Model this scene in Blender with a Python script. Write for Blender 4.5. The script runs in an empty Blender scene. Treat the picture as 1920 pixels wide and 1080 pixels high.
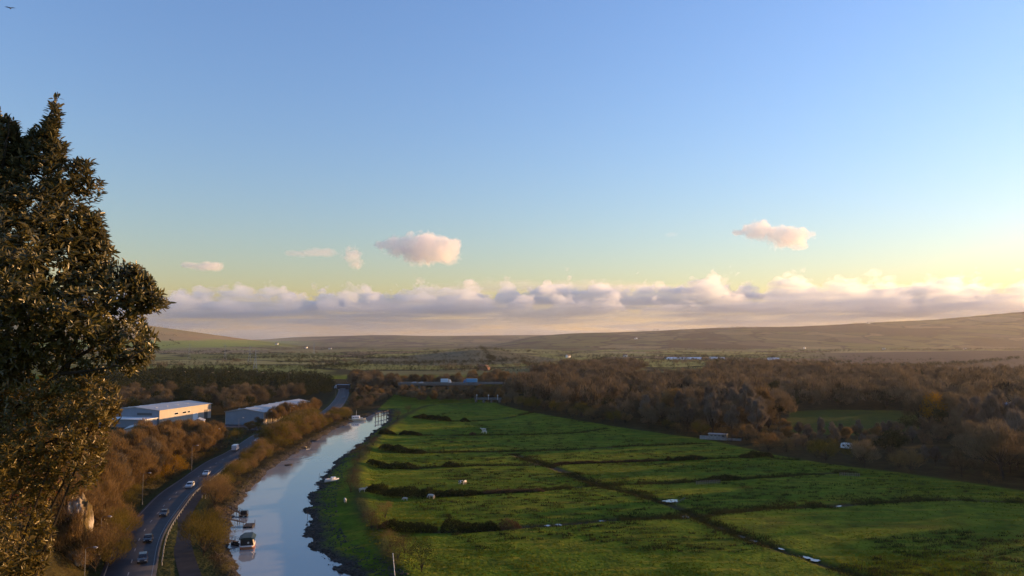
import bpy, math, random
import numpy as np
from mathutils import Vector
R = math.radians
rng = np.random.default_rng(7)
random.seed(7)
S = bpy.context.scene
COL = S.collection

# ------------------------------------------------------------------ camera, sky, sun, exposure
FPX, CX, CY, YH, CAMZ = 1400.0, 960.0, 540.0, 640.0, 45.0
PITCH = math.atan((YH - CY) / FPX)
cam = bpy.data.cameras.new("camera")
cam.sensor_width = 36.0
cam.lens = 36.0 * FPX / 1920.0
cam.clip_start = 0.1
cam.clip_end = 200000.0
camo = bpy.data.objects.new("camera", cam)
camo.location = (0, 0, CAMZ)
camo.rotation_euler = (R(90) + PITCH, 0, 0)
COL.objects.link(camo)
S.camera = camo

SUN_AZ, SUN_EL = 68.0, 6.2        # degrees clockwise from the view axis (+Y), degrees above the horizon
world = bpy.data.worlds.new("World")
S.world = world
world.use_nodes = True
wn = world.node_tree.nodes
wl = world.node_tree.links
bg = wn["Background"]
sky = wn.new("ShaderNodeTexSky")
sky.sky_type = 'NISHITA'
sky.sun_disc = False
sky.sun_elevation = R(SUN_EL)
sky.sun_rotation = R(SUN_AZ)
sky.altitude = 60.0
sky.air_density = 1.6
sky.dust_density = 0.4
sky.ozone_density = 3.0
wb = wn.new("ShaderNodeMix")           # the camera's white balance
wb.data_type = 'RGBA'
wb.blend_type = 'MULTIPLY'
wb.inputs[0].default_value = 1.0
wb.inputs[7].default_value = (0.93, 0.99, 1.46, 1)
wl.new(sky.outputs[0], wb.inputs[6])
wl.new(wb.outputs[2], bg.inputs[0])
bg.inputs[1].default_value = 0.15
sun = bpy.data.lights.new("sun", 'SUN')
sun.energy = 4.8
sun.angle = R(0.5)
sun.color = (1.0, 0.56, 0.23)
suno = bpy.data.objects.new("sun", sun)
sd = Vector((math.sin(R(SUN_AZ)) * math.cos(R(SUN_EL)), math.cos(R(SUN_AZ)) * math.cos(R(SUN_EL)), math.sin(R(SUN_EL))))
suno.rotation_euler = sd.to_track_quat('Z', 'Y').to_euler()
suno.location = (300, 200, 300)
COL.objects.link(suno)
S.view_settings.view_transform = 'Standard'
S.view_settings.look = 'None'
S.view_settings.gamma = 1.0
S.view_settings.exposure = 1.04
S.cycles.volume_bounces = 3
S.cycles.max_bounces = 6
S.cycles.diffuse_bounces = 2
S.cycles.transparent_max_bounces = 8

# ------------------------------------------------------------------ helpers
def ray(px, py):
    cx, cy = (px - CX) / FPX, (CY - py) / FPX
    sa, ca = math.sin(PITCH), math.cos(PITCH)
    return Vector((cx, ca - cy * sa, sa + cy * ca))

def G(px, py, z=0.0):
    """where the photograph's pixel meets the level z"""
    d = ray(px, py)
    t = (z - CAMZ) / d.z
    return Vector((d.x * t, d.y * t, z))

def A(px, py, Y):
    """the point seen at that pixel at distance Y along the view axis"""
    d = ray(px, py)
    t = Y / d.y
    return Vector((d.x * t, d.y * t, CAMZ + d.z * t))

def tag(o, label=None, cat=None, group=None, kind=None):
    if label: o["label"] = label
    if cat: o["category"] = cat
    if group: o["group"] = group
    if kind: o["kind"] = kind
    return o

def mesh_np(name, V, faces, mats=(), smooth=False, mat_idx=None):
    """mesh from arrays: V (n,3); faces = (m,k) array or list of such arrays"""
    V = np.asarray(V, dtype=np.float32)
    fl = faces if isinstance(faces, (list, tuple)) else [faces]
    fl = [np.asarray(f, dtype=np.int32) for f in fl if len(f)]
    me = bpy.data.meshes.new(name)
    me.vertices.add(len(V))
    me.vertices.foreach_set("co", V.ravel())
    nl = sum(f.size for f in fl)
    me.loops.add(nl)
    me.loops.foreach_set("vertex_index", np.concatenate([f.ravel() for f in fl]))
    tot = np.concatenate([np.full(len(f), f.shape[1], dtype=np.int32) for f in fl])
    st = np.concatenate([[0], np.cumsum(tot)[:-1]]).astype(np.int32)
    me.polygons.add(len(tot))
    me.polygons.foreach_set("loop_start", st)
    if mat_idx is not None:
        me.polygons.foreach_set("material_index", np.asarray(mat_idx, dtype=np.int32))
    if smooth:
        me.polygons.foreach_set("use_smooth", np.ones(len(tot), dtype=bool))
    for m in mats:
        me.materials.append(m)
    me.update(calc_edges=True)
    me.validate()
    return me

def obj(name, me, parent=None, loc=None, rz=None):
    o = bpy.data.objects.new(name, me)
    COL.objects.link(o)
    if parent: o.parent = parent
    if loc is not None: o.location = loc
    if rz is not None: o.rotation_euler = (0, 0, rz)
    return o

def empty(name, loc, rz=0.0, label=None, cat=None, group=None):
    o = obj(name, None, None, loc, rz)
    o.empty_display_size = 0.5
    return tag(o, label, cat, group)

class MB:
    """collects shapes into one mesh"""
    def __init__(self):
        self.v, self.f, self.m = [], [], []
        self.cur = 0
    def add(self, vs, fs):
        n = len(self.v)
        self.v += [tuple(p) for p in vs]
        for f in fs:
            self.f.append([i + n for i in f])
            self.m.append(self.cur)
        return self
    def box(self, c, s, rz=0.0, taper=1.0, tilt=None):
        hx, hy, hz = s[0] / 2, s[1] / 2, s[2] / 2
        ca, sa = math.cos(rz), math.sin(rz)
        vs = []
        for z, k in ((-hz, 1.0), (hz, taper)):
            for x, y in ((-hx, -hy), (hx, -hy), (hx, hy), (-hx, hy)):
                x2, y2 = x * k, y * k
                vs.append((c[0] + x2 * ca - y2 * sa, c[1] + x2 * sa + y2 * ca, c[2] + z))
        return self.add(vs, [(3, 2, 1, 0), (4, 5, 6, 7), (0, 1, 5, 4), (1, 2, 6, 5), (2, 3, 7, 6), (3, 0, 4, 7)])
    def tube(self, pts, rad, n=6, cap=True):
        pts = [Vector(p) for p in pts]
        rs = rad if isinstance(rad, (list, tuple)) else [rad] * len(pts)
        rings = []
        for i, p in enumerate(pts):
            d = (pts[min(i + 1, len(pts) - 1)] - pts[max(i - 1, 0)]).normalized()
            a = d.orthogonal().normalized() if i == 0 else (a - d * a.dot(d)).normalized()
            b = d.cross(a)
            rings.append([p + (a * math.cos(2 * math.pi * k / n) + b * math.sin(2 * math.pi * k / n)) * rs[i] for k in range(n)])
        vs = [q for r in rings for q in r]
        fs = []
        for i in range(len(pts) - 1):
            for k in range(n):
                k2 = (k + 1) % n
                fs.append((i * n + k, i * n + k2, (i + 1) * n + k2, (i + 1) * n + k))
        if cap:
            fs.append(tuple(reversed(range(n))))
            fs.append(tuple((len(pts) - 1) * n + k for k in range(n)))
        return self.add(vs, fs)
    def loft(self, rings, cap=True, closed=True):
        n = len(rings[0])
        vs = [q for r in rings for q in r]
        fs = []
        for i in range(len(rings) - 1):
            for k in range(n if closed else n - 1):
                k2 = (k + 1) % n
                fs.append((i * n + k, i * n + k2, (i + 1) * n + k2, (i + 1) * n + k))
        if cap:
            fs.append(tuple(reversed(range(n))))
            fs.append(tuple((len(rings) - 1) * n + k for k in range(n)))
        return self.add(vs, fs)
    def prism(self, prof, y0, y1):
        """profile in XZ extruded along Y"""
        n = len(prof)
        vs = [(x, y0, z) for x, z in prof] + [(x, y1, z) for x, z in prof]
        fs = [tuple(range(n)), tuple(reversed(range(n, 2 * n)))]
        for k in range(n):
            k2 = (k + 1) % n
            fs.append((k, n + k, n + k2, k2))
        return self.add(vs, fs)
    def mesh(self, name, mats, smooth=False):
        me = bpy.data.meshes.new(name)
        me.from_pydata(self.v, [], self.f)
        for m in (mats if isinstance(mats, (list, tuple)) else [mats]):
            me.materials.append(m)
        me.polygons.foreach_set("material_index", self.m)
        if smooth: me.polygons.foreach_set("use_smooth", [True] * len(self.f))
        import bmesh
        bm = bmesh.new(); bm.from_mesh(me)
        bmesh.ops.recalc_face_normals(bm, faces=bm.faces)
        bm.to_mesh(me); bm.free()
        me.update()
        return me
    def build(self, name, mats, parent=None, smooth=False, loc=None, rz=None):
        return obj(name, self.mesh(name, mats, smooth), parent, loc, rz)

class NT:
    """terse node building"""
    def __init__(self, name):
        self.m = bpy.data.materials.new(name)
        self.m.use_nodes = True
        self.t = self.m.node_tree
        self.t.nodes.clear()
        self.out = self.t.nodes.new("ShaderNodeOutputMaterial")
    def n(self, typ, ins=None, **props):
        nd = self.t.nodes.new("ShaderNode" + typ)
        for k, v in props.items(): setattr(nd, k, v)
        for k, v in (ins or {}).items(): self.set(nd.inputs[k], v)
        return nd
    def set(self, sock, v):
        if isinstance(v, bpy.types.NodeSocket): self.t.links.new(v, sock)
        elif isinstance(v, bpy.types.Node): self.t.links.new(v.outputs[0], sock)
        elif isinstance(v, (tuple, list)) and len(v) == 3 and sock.type == 'RGBA': sock.default_value = (*v, 1)
        else: sock.default_value = v
    def math(self, op, a, b=0.0, c=None, clamp=False):
        nd = self.n("Math", operation=op, use_clamp=clamp)
        self.set(nd.inputs[0], a); self.set(nd.inputs[1], b)
        if c is not None: self.set(nd.inputs[2], c)
        return nd.outputs[0]
    def mix(self, f, a, b):
        nd = self.n("Mix", data_type='RGBA')
        self.set(nd.inputs[0], f); self.set(nd.inputs[6], a); self.set(nd.inputs[7], b)
        return nd.outputs[2]
    def noise(self, vec, scale, detail=3.0, rough=0.5, dist=0.0):
        nd = self.n("TexNoise", {"Scale": scale, "Detail": detail, "Roughness": rough, "Distortion": dist})
        if vec is not None: self.set(nd.inputs["Vector"], vec)
        return nd.outputs[0]
    def ramp(self, f, stops):
        nd = self.n("ValToRGB")
        cr = nd.color_ramp
        while len(cr.elements) < len(stops): cr.elements.new(0.5)
        for e, (p, c) in zip(cr.elements, stops):
            e.position = p
            e.color = (*c, 1) if not isinstance(c, (int, float)) else (c, c, c, 1)
        self.set(nd.inputs[0], f)
        return nd.outputs[0]
    def mapr(self, v, a, b, c=0.0, d=1.0, smooth=False):
        nd = self.n("MapRange", {1: a, 2: b, 3: c, 4: d})
        nd.clamp = True
        if smooth: nd.interpolation_type = 'SMOOTHSTEP'
        self.set(nd.inputs[0], v)
        return nd.outputs[0]
    def mapping(self, vec, scale=(1, 1, 1), rot=(0, 0, 0), loc=(0, 0, 0)):
        nd = self.n("Mapping", {"Vector": vec, "Scale": scale, "Rotation": rot, "Location": loc})
        return nd.outputs[0]
    def surf(self, col, rough=0.8, spec=0.3, bump=None, bd=0.1, bs=1.0, metal=0.0, **kw):
        p = self.n("BsdfPrincipled", {"Base Color": col, "Roughness": rough, "Metallic": metal, "Specular IOR Level": spec})
        for k, v in kw.items(): self.set(p.inputs[k.replace("_", " ")], v)
        if bump is not None:
            b = self.n("Bump", {"Strength": bs, "Distance": bd, "Height": bump})
            self.set(p.inputs["Normal"], b.outputs[0])
        self.t.links.new(p.outputs[0], self.out.inputs[0])
        return self.m

_pm = {}
def paint(name, col, rough=0.5, metal=0.0, spec=0.5, var=0.15, scale=3.0):
    """plain painted or weathered material with a little uneven tone"""
    if name in _pm: return _pm[name]
    t = NT(name)
    oc = t.n("TexCoord").outputs["Object"]
    n = t.noise(oc, scale, 4.0, 0.6)
    a = tuple(c * (1 - var) for c in col); b = tuple(min(1, c * (1 + var)) for c in col)
    c = t.ramp(n, [(0.3, a), (0.7, b)])
    _pm[name] = t.surf(c, rough, spec, metal=metal)
    return _pm[name]

def spline(pts, n=12):
    """Catmull-Rom through 2-D points -> (m,2) array"""
    P = [np.array(p[:2], dtype=float) for p in pts]
    P = [2 * P[0] - P[1]] + P + [2 * P[-1] - P[-2]]
    out = []
    for i in range(1, len(P) - 2):
        for k in range(n):
            t = k / n
            out.append(0.5 * (2 * P[i] + (P[i + 1] - P[i - 1]) * t + (2 * P[i - 1] - 5 * P[i] + 4 * P[i + 1] - P[i + 2]) * t * t + (3 * P[i] - P[i - 1] - 3 * P[i + 1] + P[i + 2]) * t ** 3))
    out.append(P[-2])
    return np.array(out)

def pdist(poly, X, Y):
    """distance to a polyline, and which side (+ = right of travel)"""
    best = np.full(X.shape, 1e9); side = np.zeros(X.shape)
    for a, b in zip(poly[:-1], poly[1:]):
        dx, dy = b - a
        L2 = dx * dx + dy * dy + 1e-9
        t = np.clip(((X - a[0]) * dx + (Y - a[1]) * dy) / L2, 0, 1)
        ex, ey = X - a[0] - t * dx, Y - a[1] - t * dy
        d = np.hypot(ex, ey)
        s = np.sign(dy * (X - a[0]) - dx * (Y - a[1]))
        m = d < best
        best = np.where(m, d, best); side = np.where(m, s, side)
    return best, side

def vnoise(X, Y, scale, seed=0, octaves=4, rough=0.5):
    """value noise about -1..1"""
    out = np.zeros(np.shape(X)); amp = 1.0; tot = 0.0; fx = 1.0 / scale
    r = np.random.default_rng(seed)
    for o in range(octaves):
        T = r.random((256, 256)) * 2 - 1
        x = X * fx + 17.3 * o; y = Y * fx + 5.1 * o
        xi = np.floor(x).astype(int); yi = np.floor(y).astype(int)
        u = x - xi; v = y - yi
        u = u * u * (3 - 2 * u); v = v * v * (3 - 2 * v)
        g = lambda a, b: T[a % 256, b % 256]
        out = out + amp * ((g(xi, yi) * (1 - u) + g(xi + 1, yi) * u) * (1 - v) + (g(xi, yi + 1) * (1 - u) + g(xi + 1, yi + 1) * u) * v)
        tot += amp; amp *= rough; fx *= 2.03
    return out / tot

def sstep(a, b, x):
    t = np.clip((x - a) / (b - a), 0, 1)
    return t * t * (3 - 2 * t)

# ------------------------------------------------------------------ plan of the valley (traced once, laid out on the ground in metres)
WZ = -1.2                                              # water level
def W(pts, z=0.0): return np.array([list(G(x, y, z))[:2] for x, y in pts])
def extend(P, d=90.0):
    v = P[0] - P[1]; v = v / np.linalg.norm(v)
    return np.vstack([P[0] + v * q for q in np.arange(d, 4, -8.0)] + [P])

ROAD_PX = [(241, 1080), (256, 1028), (273, 996), (297, 965), (329, 929), (368, 900), (408, 870), (441, 853), (464, 838), (497, 816), (545, 800), (580, 788), (612, 776), (633, 758), (644, 738), (645, 722)]
ROAD = extend(spline(W(ROAD_PX), 10), 200)
RIV_L = extend(spline(W([(455, 1085), (440, 1055), (427, 1030), (426, 1000), (434, 970), (452, 938), (470, 915), (492, 893), (518, 872), (548, 853), (577, 836), (602, 820), (626, 806), (650, 795), (668, 788), (692, 780), (706, 773), (716, 764)], WZ), 6))
RIV_R = extend(spline(W([(655, 1085), (636, 1070), (607, 1045), (587, 1028), (577, 1010), (576, 985), (577, 945), (592, 913), (604, 891), (626, 869), (657, 844), (684, 822), (702, 807), (722, 793), (724, 785), (727, 776), (732, 766)], WZ), 6))
LEVEE = extend(spline(W([(748, 1080), (704, 1005), (672, 935), (668, 880), (694, 835), (724, 808), (764, 780), (815, 761), (930, 757)]), 6), 60)
LANE = extend(spline(W([(358, 1085), (343, 1030), (340, 985), (352, 955), (375, 925), (408, 898)]), 6), 60)
DITCHES = [W(p) for p in (
    [(960, 850), (1040, 877), (1120, 908), (1190, 925), (1258, 944), (1330, 982), (1440, 1020), (1560, 1062), (1640, 1090)],
    [(930, 990), (1000, 985), (1100, 978), (1200, 971), (1290, 968), (1380, 958), (1450, 952), (1580, 945), (1700, 938), (1800, 936), (1920, 941), (2000, 948)],
    [(870, 925), (1000, 920), (1120, 908), (1280, 903), (1400, 896), (1520, 888), (1600, 884)],
    [(780, 876), (900, 872), (1040, 869), (1250, 862), (1400, 858), (1500, 862)],
    [(780, 848), (900, 846), (1050, 842), (1180, 836), (1330, 831)],
    [(790, 816), (930, 815), (1060, 812), (1140, 803)],
    [(845, 790), (930, 786), (1000, 772)],
    [(700, 993), (830, 995), (930, 990)], [(685, 925), (870, 928)], [(690, 875), (780, 878)], [(715, 846), (790, 849)],
)]
def wiggle(P, k):
    Q = spline(P, 10); L = np.concatenate([[0], np.cumsum(np.linalg.norm(np.diff(Q, axis=0), axis=1))])
    t = np.gradient(Q, axis=0); t /= np.linalg.norm(t, axis=1)[:, None] + 1e-9
    e = np.clip(np.minimum(L, L[-1] - L) / 10, 0, 1)
    d = (1.5 * vnoise(L, np.full(len(L), k * 3.7), 16, 61, 3) + .5 * vnoise(L, np.full(len(L), k * 5.1), 5, 62, 2)) * e
    return Q + np.stack([t[:, 1], -t[:, 0]], -1) * d[:, None]
DITCHES = [wiggle(D, k) for k, D in enumerate(DITCHES)]
TRACK = spline(W([(965, 853), (1010, 868), (1060, 885), (1105, 903), (1130, 912)]), 6)
WOODEDGE = spline(W([(925, 756), (1000, 774), (1180, 804), (1320, 824), (1460, 855), (1600, 876), (1700, 888), (1920, 922), (2100, 950)]), 6)

RIDGES = [   # distance, foot distance, far foot, skyline (traced column, row)
    (11500., 7000., 15000., [(-800, 640), (200, 640), (490, 637), (560, 631.5), (640, 630), (720, 627.5), (800, 630), (900, 629), (1000, 628), (1150, 630), (1400, 634), (2700, 634)]),
    (7500., 4200., 10500., [(-800, 652), (900, 652), (960, 640), (1000, 630), (1080, 624.5), (1140, 623), (1200, 621.5), (1340, 614.5), (1400, 613), (1480, 612.5), (1560, 609), (1640, 604), (1740, 600), (1830, 592), (1920, 584), (2100, 572), (2400, 560), (2900, 560)]),
    (5000., 3000., 7000., [(-1500, 560), (-300, 580), (100, 588), (200, 597), (285, 611), (350, 620), (420, 630), (480, 638), (540, 645), (620, 655), (3000, 656)]),
    (2200., 1330., 3100., [(600, 669), (720, 668.5), (780, 667), (830, 662), (880, 656.5), (905, 655), (940, 658), (1000, 668), (1050, 669), (3000, 669)]),
    (2600., 1350., 3600., [(-500, 665), (1400, 665), (1520, 663.5), (1650, 660), (1800, 658), (2000, 657), (2600, 656)]),
]
def terrain_z(X, Y):
    z = np.zeros(X.shape)
    r = np.hypot(X, Y)
    near = (Y < 760) & (Y > -40) & (np.abs(X) < 520)
    xn, yn = X[near], Y[near]
    zn = 0.25 * vnoise(xn, yn, 45, 3, 3) + 0.10 * vnoise(xn, yn, 6, 4, 3)
    # levee along the right bank
    d, s = pdist(LEVEE, xn, yn)
    zn += 1.1 * np.exp(-(d / 5.0) ** 2)
    # ditches
    for D in DITCHES:
        d, _ = pdist(D, xn, yn)
        zn -= 0.55 * np.exp(-(d / 1.3) ** 2)
    # slope left of the road
    d, s = pdist(ROAD, xn, yn)
    dl = np.where(s < 0, d, -d)
    hb = np.interp(yn, [40, 100, 150, 185, 220, 280, 340, 400], [36, 31, 20, 11, 6.5, 5, 2.5, 0])
    wd = np.interp(yn, [80, 150, 200, 300], [44, 18, 18, 18])
    zs = hb * sstep(0, 1, (dl - 6.0) / wd) * (1 + 0.10 * vnoise(xn, yn, 14, 9, 3))
    zn += zs
    fl = 1 - sstep(5.5, 9.0, d)
    zn = zn * (1 - fl) + 0.35 * fl
    # river cut
    dL, sL = pdist(RIV_L, xn, yn); dR, sR = pdist(RIV_R, xn, yn)
    inside = (sL > 0) & (sR < 0)
    dr = np.where(inside, -np.minimum(dL, dR), np.minimum(dL, dR))
    rag = vnoise(xn, yn, 5.5, 21, 4, 0.65)
    dr = np.maximum(dr, (yn - 500.0) * 0.5)
    right = sR > 0
    rd = dr + np.where(right, 3.6, 1.6) * rag
    wid = np.where(right, 10.0, 5.0)
    k = sstep(0, 1, (rd + 1.5) / wid)
    bed = WZ - 0.16 + np.clip(rd, -6, 0) * 0.25 + np.clip(rd, 0, 4) * 0.07 + 0.10 * vnoise(xn, yn, 2.2, 22, 2)
    zn = np.where(rd < wid, bed * (1 - k) + zn * k, zn)
    z[near] = zn
    # gentle ground away from the river
    far = ~near
    z[far] = 0.25 * vnoise(X[far], Y[far], 60, 5, 3)
    u = np.where(Y > 50, X / np.maximum(Y, 50) * FPX + CX, 0)
    for (Yc, Yf, Yb, prof) in RIDGES:
        m = (Y > Yf) & (Y < Yb)
        if not m.any(): continue
        px = np.array([p[0] for p in prof], float); pz = np.array([A(CX, p[1], Yc).z for p in prof])
        uu = u[m]; f = np.where(Y[m] < Yc, (Y[m] - Yf) / (Yc - Yf), (Yb - Y[m]) / (Yb - Yc))
        f = sstep(0, 1, f) if Yc < 4000 else 0.45 * sstep(0, 1, f) + 0.55 * f ** 1.6
        top = np.zeros(uu.shape)
        for o in (-24, -12, 0, 12, 24): top += np.interp(uu + o, px, pz) / 5
        wig = 1 + 0.10 * vnoise(X[m], Y[m], Yc / 5.0, 31, 3) * (1 - np.abs(f - 0.5) * 2) * 2
        z[m] = np.maximum(z[m], top * f * np.clip(wig, .5, 1.5))
    # the hill the camera stands on
    rc = np.hypot(X, np.maximum(Y, 0))
    z = np.maximum(z, 42.0 * (1 - sstep(2, 80, rc)) - 50.0 * (rc > 70))
    z = np.where((Y < 0) & (rc < 400), np.maximum(z, 42.0 * (1 - sstep(2, 80, np.abs(X)))), z)
    return z

def tz(x, y): return float(terrain_z(np.array([float(x)]), np.array([float(y)]))[0])

def build_ground():
    rr = np.concatenate([np.linspace(0, 98, 46), np.geomspace(100, 760, 430), np.geomspace(770, 15500, 300)[0:]])
    th = np.concatenate([np.arange(-180, -90, 6.0), np.arange(-90, -39, 0.6), np.linspace(-39, 39, 620), np.arange(40, 47, 1.0), np.arange(48, 180, 6.0)])
    T, Rr = np.meshgrid(np.radians(th), rr)
    X = (Rr * np.sin(T)).ravel(); Y = (Rr * np.cos(T)).ravel()
    Z = terrain_z(X, Y)
    nr, nt = len(rr), len(th)
    i = np.arange(nr - 1)[:, None] * nt + np.arange(nt)[None, :]
    j = np.arange(nr - 1)[:, None] * nt + (np.arange(nt)[None, :] + 1) % nt
    F = np.stack([i, j, j + nt, i + nt], -1).reshape(-1, 4)[:, ::-1]
    me = mesh_np("ground", np.stack([X, Y, Z], -1), F, smooth=True)
    n = len(me.vertices)
    def attr(name, val):
        a = me.attributes.new(name, 'FLOAT', 'POINT')
        a.data.foreach_set("value", val.astype(np.float32))
    near = (Y < 900) & (Y > 60) & (np.abs(X) < 700)
    xn, yn = X[near], Y[near]
    rough = np.zeros(n); track = np.zeros(n); wood = np.zeros(n); verge = np.zeros(n)
    w = 0.6 * vnoise(xn, yn, 9, 41, 3)
    rg = np.zeros(xn.shape)
    gap = sstep(-.35, .05, vnoise(xn, yn, 22, 43, 3))
    for k_, D in enumerate(DITCHES):
        d, _ = pdist(D, xn, yn)
        rg = np.maximum(rg, (1 - sstep(0.4, 3.0 if k_ < 2 else 2.2, d + 1.6 * w)) * (1 if k_ < 2 else .35 + .65 * gap))
    d, s = pdist(LEVEE, xn, yn)
    rg = np.maximum(rg, (1 - sstep(0.5, 3.5, d + 2 * w)) * 0.8)
    rough[near] = rg
    d, s = pdist(TRACK, xn, yn)
    track[near] = 1 - sstep(0.7, 2.6, d + 0.8 * w)
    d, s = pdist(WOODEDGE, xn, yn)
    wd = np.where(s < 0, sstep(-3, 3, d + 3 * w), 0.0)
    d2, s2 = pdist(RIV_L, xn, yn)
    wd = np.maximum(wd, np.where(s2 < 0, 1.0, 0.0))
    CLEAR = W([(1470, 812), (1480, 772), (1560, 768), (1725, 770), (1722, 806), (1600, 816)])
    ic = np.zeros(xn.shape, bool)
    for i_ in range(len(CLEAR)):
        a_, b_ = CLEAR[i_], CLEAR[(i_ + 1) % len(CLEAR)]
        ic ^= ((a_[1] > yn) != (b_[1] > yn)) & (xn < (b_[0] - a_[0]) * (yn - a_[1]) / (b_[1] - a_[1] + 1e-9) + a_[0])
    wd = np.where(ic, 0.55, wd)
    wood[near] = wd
    d, s = pdist(ROAD, xn, yn)
    dq, _ = pdist(LANE, xn, yn)
    verge[near] = np.maximum(1 - sstep(5.0, 9.0, d + w), (1 - sstep(3.0, 6.0, dq + w)))
    for nm, v in (("rough", rough), ("track", track), ("wood", wood), ("verge", verge)): attr(nm, v)
    t = NT("valley_ground")
    geo = t.n("NewGeometry")
    pos = geo.outputs["Position"]
    sp = t.n("SeparateXYZ", {0: pos})
    at = lambda nm: t.n("Attribute", attribute_name=nm).outputs["Fac"]
    # pasture
    n1 = t.noise(pos, 0.022, 5.0, 0.6); n2 = t.noise(pos, 0.16, 4.0, 0.65); n3 = t.noise(pos, 1.1, 3.0, 0.6)
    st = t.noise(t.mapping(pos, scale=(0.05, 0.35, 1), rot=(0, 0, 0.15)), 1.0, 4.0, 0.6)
    g = t.ramp(n1, [(0.30, (0.064, 0.106, 0.007)), (0.5, (0.106, 0.152, 0.010)), (0.68, (0.168, 0.186, 0.014))])
    g = t.mix(t.mapr(n2, 0.42, 0.72), g, (0.042, 0.062, 0.006))
    g = t.mix(t.mapr(st, 0.50, 0.68, 0, 0.7), g, (0.230, 0.195, 0.018))  # golden streaks put into the grass colour, standing in for low sun
    g = t.mix(t.mapr(n3, 0.50, 0.75, 0, 0.6), g, (0.032, 0.044, 0.006))
    rc = t.ramp(n3, [(0.3, (0.024, 0.026, 0.009)), (0.6, (0.050, 0.046, 0.016)), (0.8, (0.085, 0.066, 0.028))])
    g = t.mix(t.mapr(t.noise(t.mapping(pos, scale=(0.011, 0.03, 1)), 1.0, 6.0, 0.7), 0.56, 0.70, 0, 0.6), g, (0.050, 0.042, 0.012))
    g = t.mix(at("rough"), g, rc)
    g = t.mix(at("track"), g, t.ramp(n2, [(0.35, (0.085, 0.052, 0.030)), (0.7, (0.15, 0.105, 0.065))]))
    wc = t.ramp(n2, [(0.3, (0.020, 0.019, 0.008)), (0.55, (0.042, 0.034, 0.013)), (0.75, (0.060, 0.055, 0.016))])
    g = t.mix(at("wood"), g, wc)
    g = t.mix(at("verge"), g, t.ramp(n3, [(0.3, (0.030, 0.040, 0.010)), (0.7, (0.062, 0.060, 0.022))]))
    # mud and weed on the tidal banks, by height
    mz = t.mapr(t.math('ADD', sp.outputs[2], t.math('MULTIPLY', t.math('SUBTRACT', n3, 0.5), 0.7)), -0.75, -0.25, 1, 0)
    mud = t.ramp(t.noise(pos, 0.7, 5.0, 0.7), [(0.32, (0.018, 0.016, 0.013)), (0.5, (0.050, 0.043, 0.034)), (0.70, (0.100, 0.088, 0.072))])
    lowest = t.mapr(Y := sp.outputs[1], 900, 950)          # only by the river
    g = t.mix(t.math('MULTIPLY', mz, t.math('SUBTRACT', 1.0, lowest)), g, mud)
    # patchwork of distant fields
    fp = t.mapping(pos, scale=(1 / 330.0, 1 / 520.0, 0), rot=(0, 0, 0.35))
    wob = t.n("TexNoise", {"Vector": fp, "Scale": 0.9, "Detail": 3.0})
    fv = t.n("VectorMath", {0: fp, 1: t.n("VectorMath", {0: wob.outputs["Color"], 1: (0.5, 0.5, 0.0)}, operation='SCALE').outputs[0]}, operation='ADD')
    vor = t.n("TexVoronoi", {"Vector": fv.outputs[0], "Scale": 1.0})
    edge = t.n("TexVoronoi", {"Vector": fv.outputs[0], "Scale": 1.0}, feature='DISTANCE_TO_EDGE')
    rv = t.n("SeparateColor", {0: vor.outputs["Color"]}).outputs[0]
    fc = t.ramp(rv, [(0.0, (0.13, 0.15, 0.034)), (0.22, (0.27, 0.255, 0.075)), (0.42, (0.085, 0.10, 0.026)), (0.60, (0.36, 0.285, 0.14)), (0.78, (0.19, 0.195, 0.05)), (0.95, (0.18, 0.13, 0.075))])
    fc = t.mix(t.mapr(t.noise(pos, 0.012, 4.0, 0.6), 0.4, 0.75, 0, 0.55), fc, (0.06, 0.06, 0.018))
    hedge = t.mapr(edge.outputs["Distance"], 0.025, 0.055, 1, 0)
    fc = t.mix(t.math('MULTIPLY', hedge, 0.9), fc, (0.026, 0.024, 0.012))
    fc = t.mix(t.mapr(Y, 3900, 5000, 0, 0.5), fc, (0.012, 0.012, 0.006))  # far hills darkened in the colour, standing in for shade on their slopes
    wv = t.noise(t.mapping(pos, scale=(1 / 900.0, 1 / 1500.0, 0)), 1.0, 6.0, 0.62)
    wm = t.math('MULTIPLY', t.mapr(wv, 0.52, 0.55), t.mapr(Y, 3400, 4600))
    fc = t.mix(wm, fc, t.ramp(t.noise(pos, 0.03, 3.0), [(0.3, (0.020, 0.017, 0.009)), (0.7, (0.048, 0.038, 0.02))]))
    plough = t.math('MULTIPLY', t.mapr(t.math('ADD', sp.outputs[0], t.math('MULTIPLY', Y, -0.42)), -120, 60), t.mapr(Y, 2500, 2700, 1, 0))
    fc = t.mix(plough, fc, t.ramp(t.noise(t.mapping(pos, scale=(0.01, 0.05, 0)), 1.0, 3.0), [(0.3, (0.085, 0.062, 0.042)), (0.7, (0.13, 0.10, 0.07))]))
    lh = t.math('MULTIPLY', t.mapr(t.math('ADD', sp.outputs[0], t.math('MULTIPLY', Y, 0.27)), -420, 260, 1, 0), t.mapr(Y, 2900, 3100))
    zz = t.math('ADD', sp.outputs[2], t.math('MULTIPLY', t.math('SUBTRACT', t.noise(pos, 0.0035, 4.0), 0.5), 50.0))
    hc = t.ramp(t.mapr(zz, 0, 120), [(0.05, (0.14, 0.11, 0.068)), (0.16, (0.20, 0.25, 0.05)), (0.40, (0.25, 0.28, 0.07)), (0.48, (0.36, 0.24, 0.12)), (0.9, (0.29, 0.23, 0.10))])
    fc = t.mix(t.math('MULTIPLY', lh, 0.85), fc, hc)
    kx = t.math('DIVIDE', t.math('SUBTRACT', sp.outputs[0], -130.0), 250.0); ky = t.math('DIVIDE', t.math('SUBTRACT', Y, 1900.0), 520.0)
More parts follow.
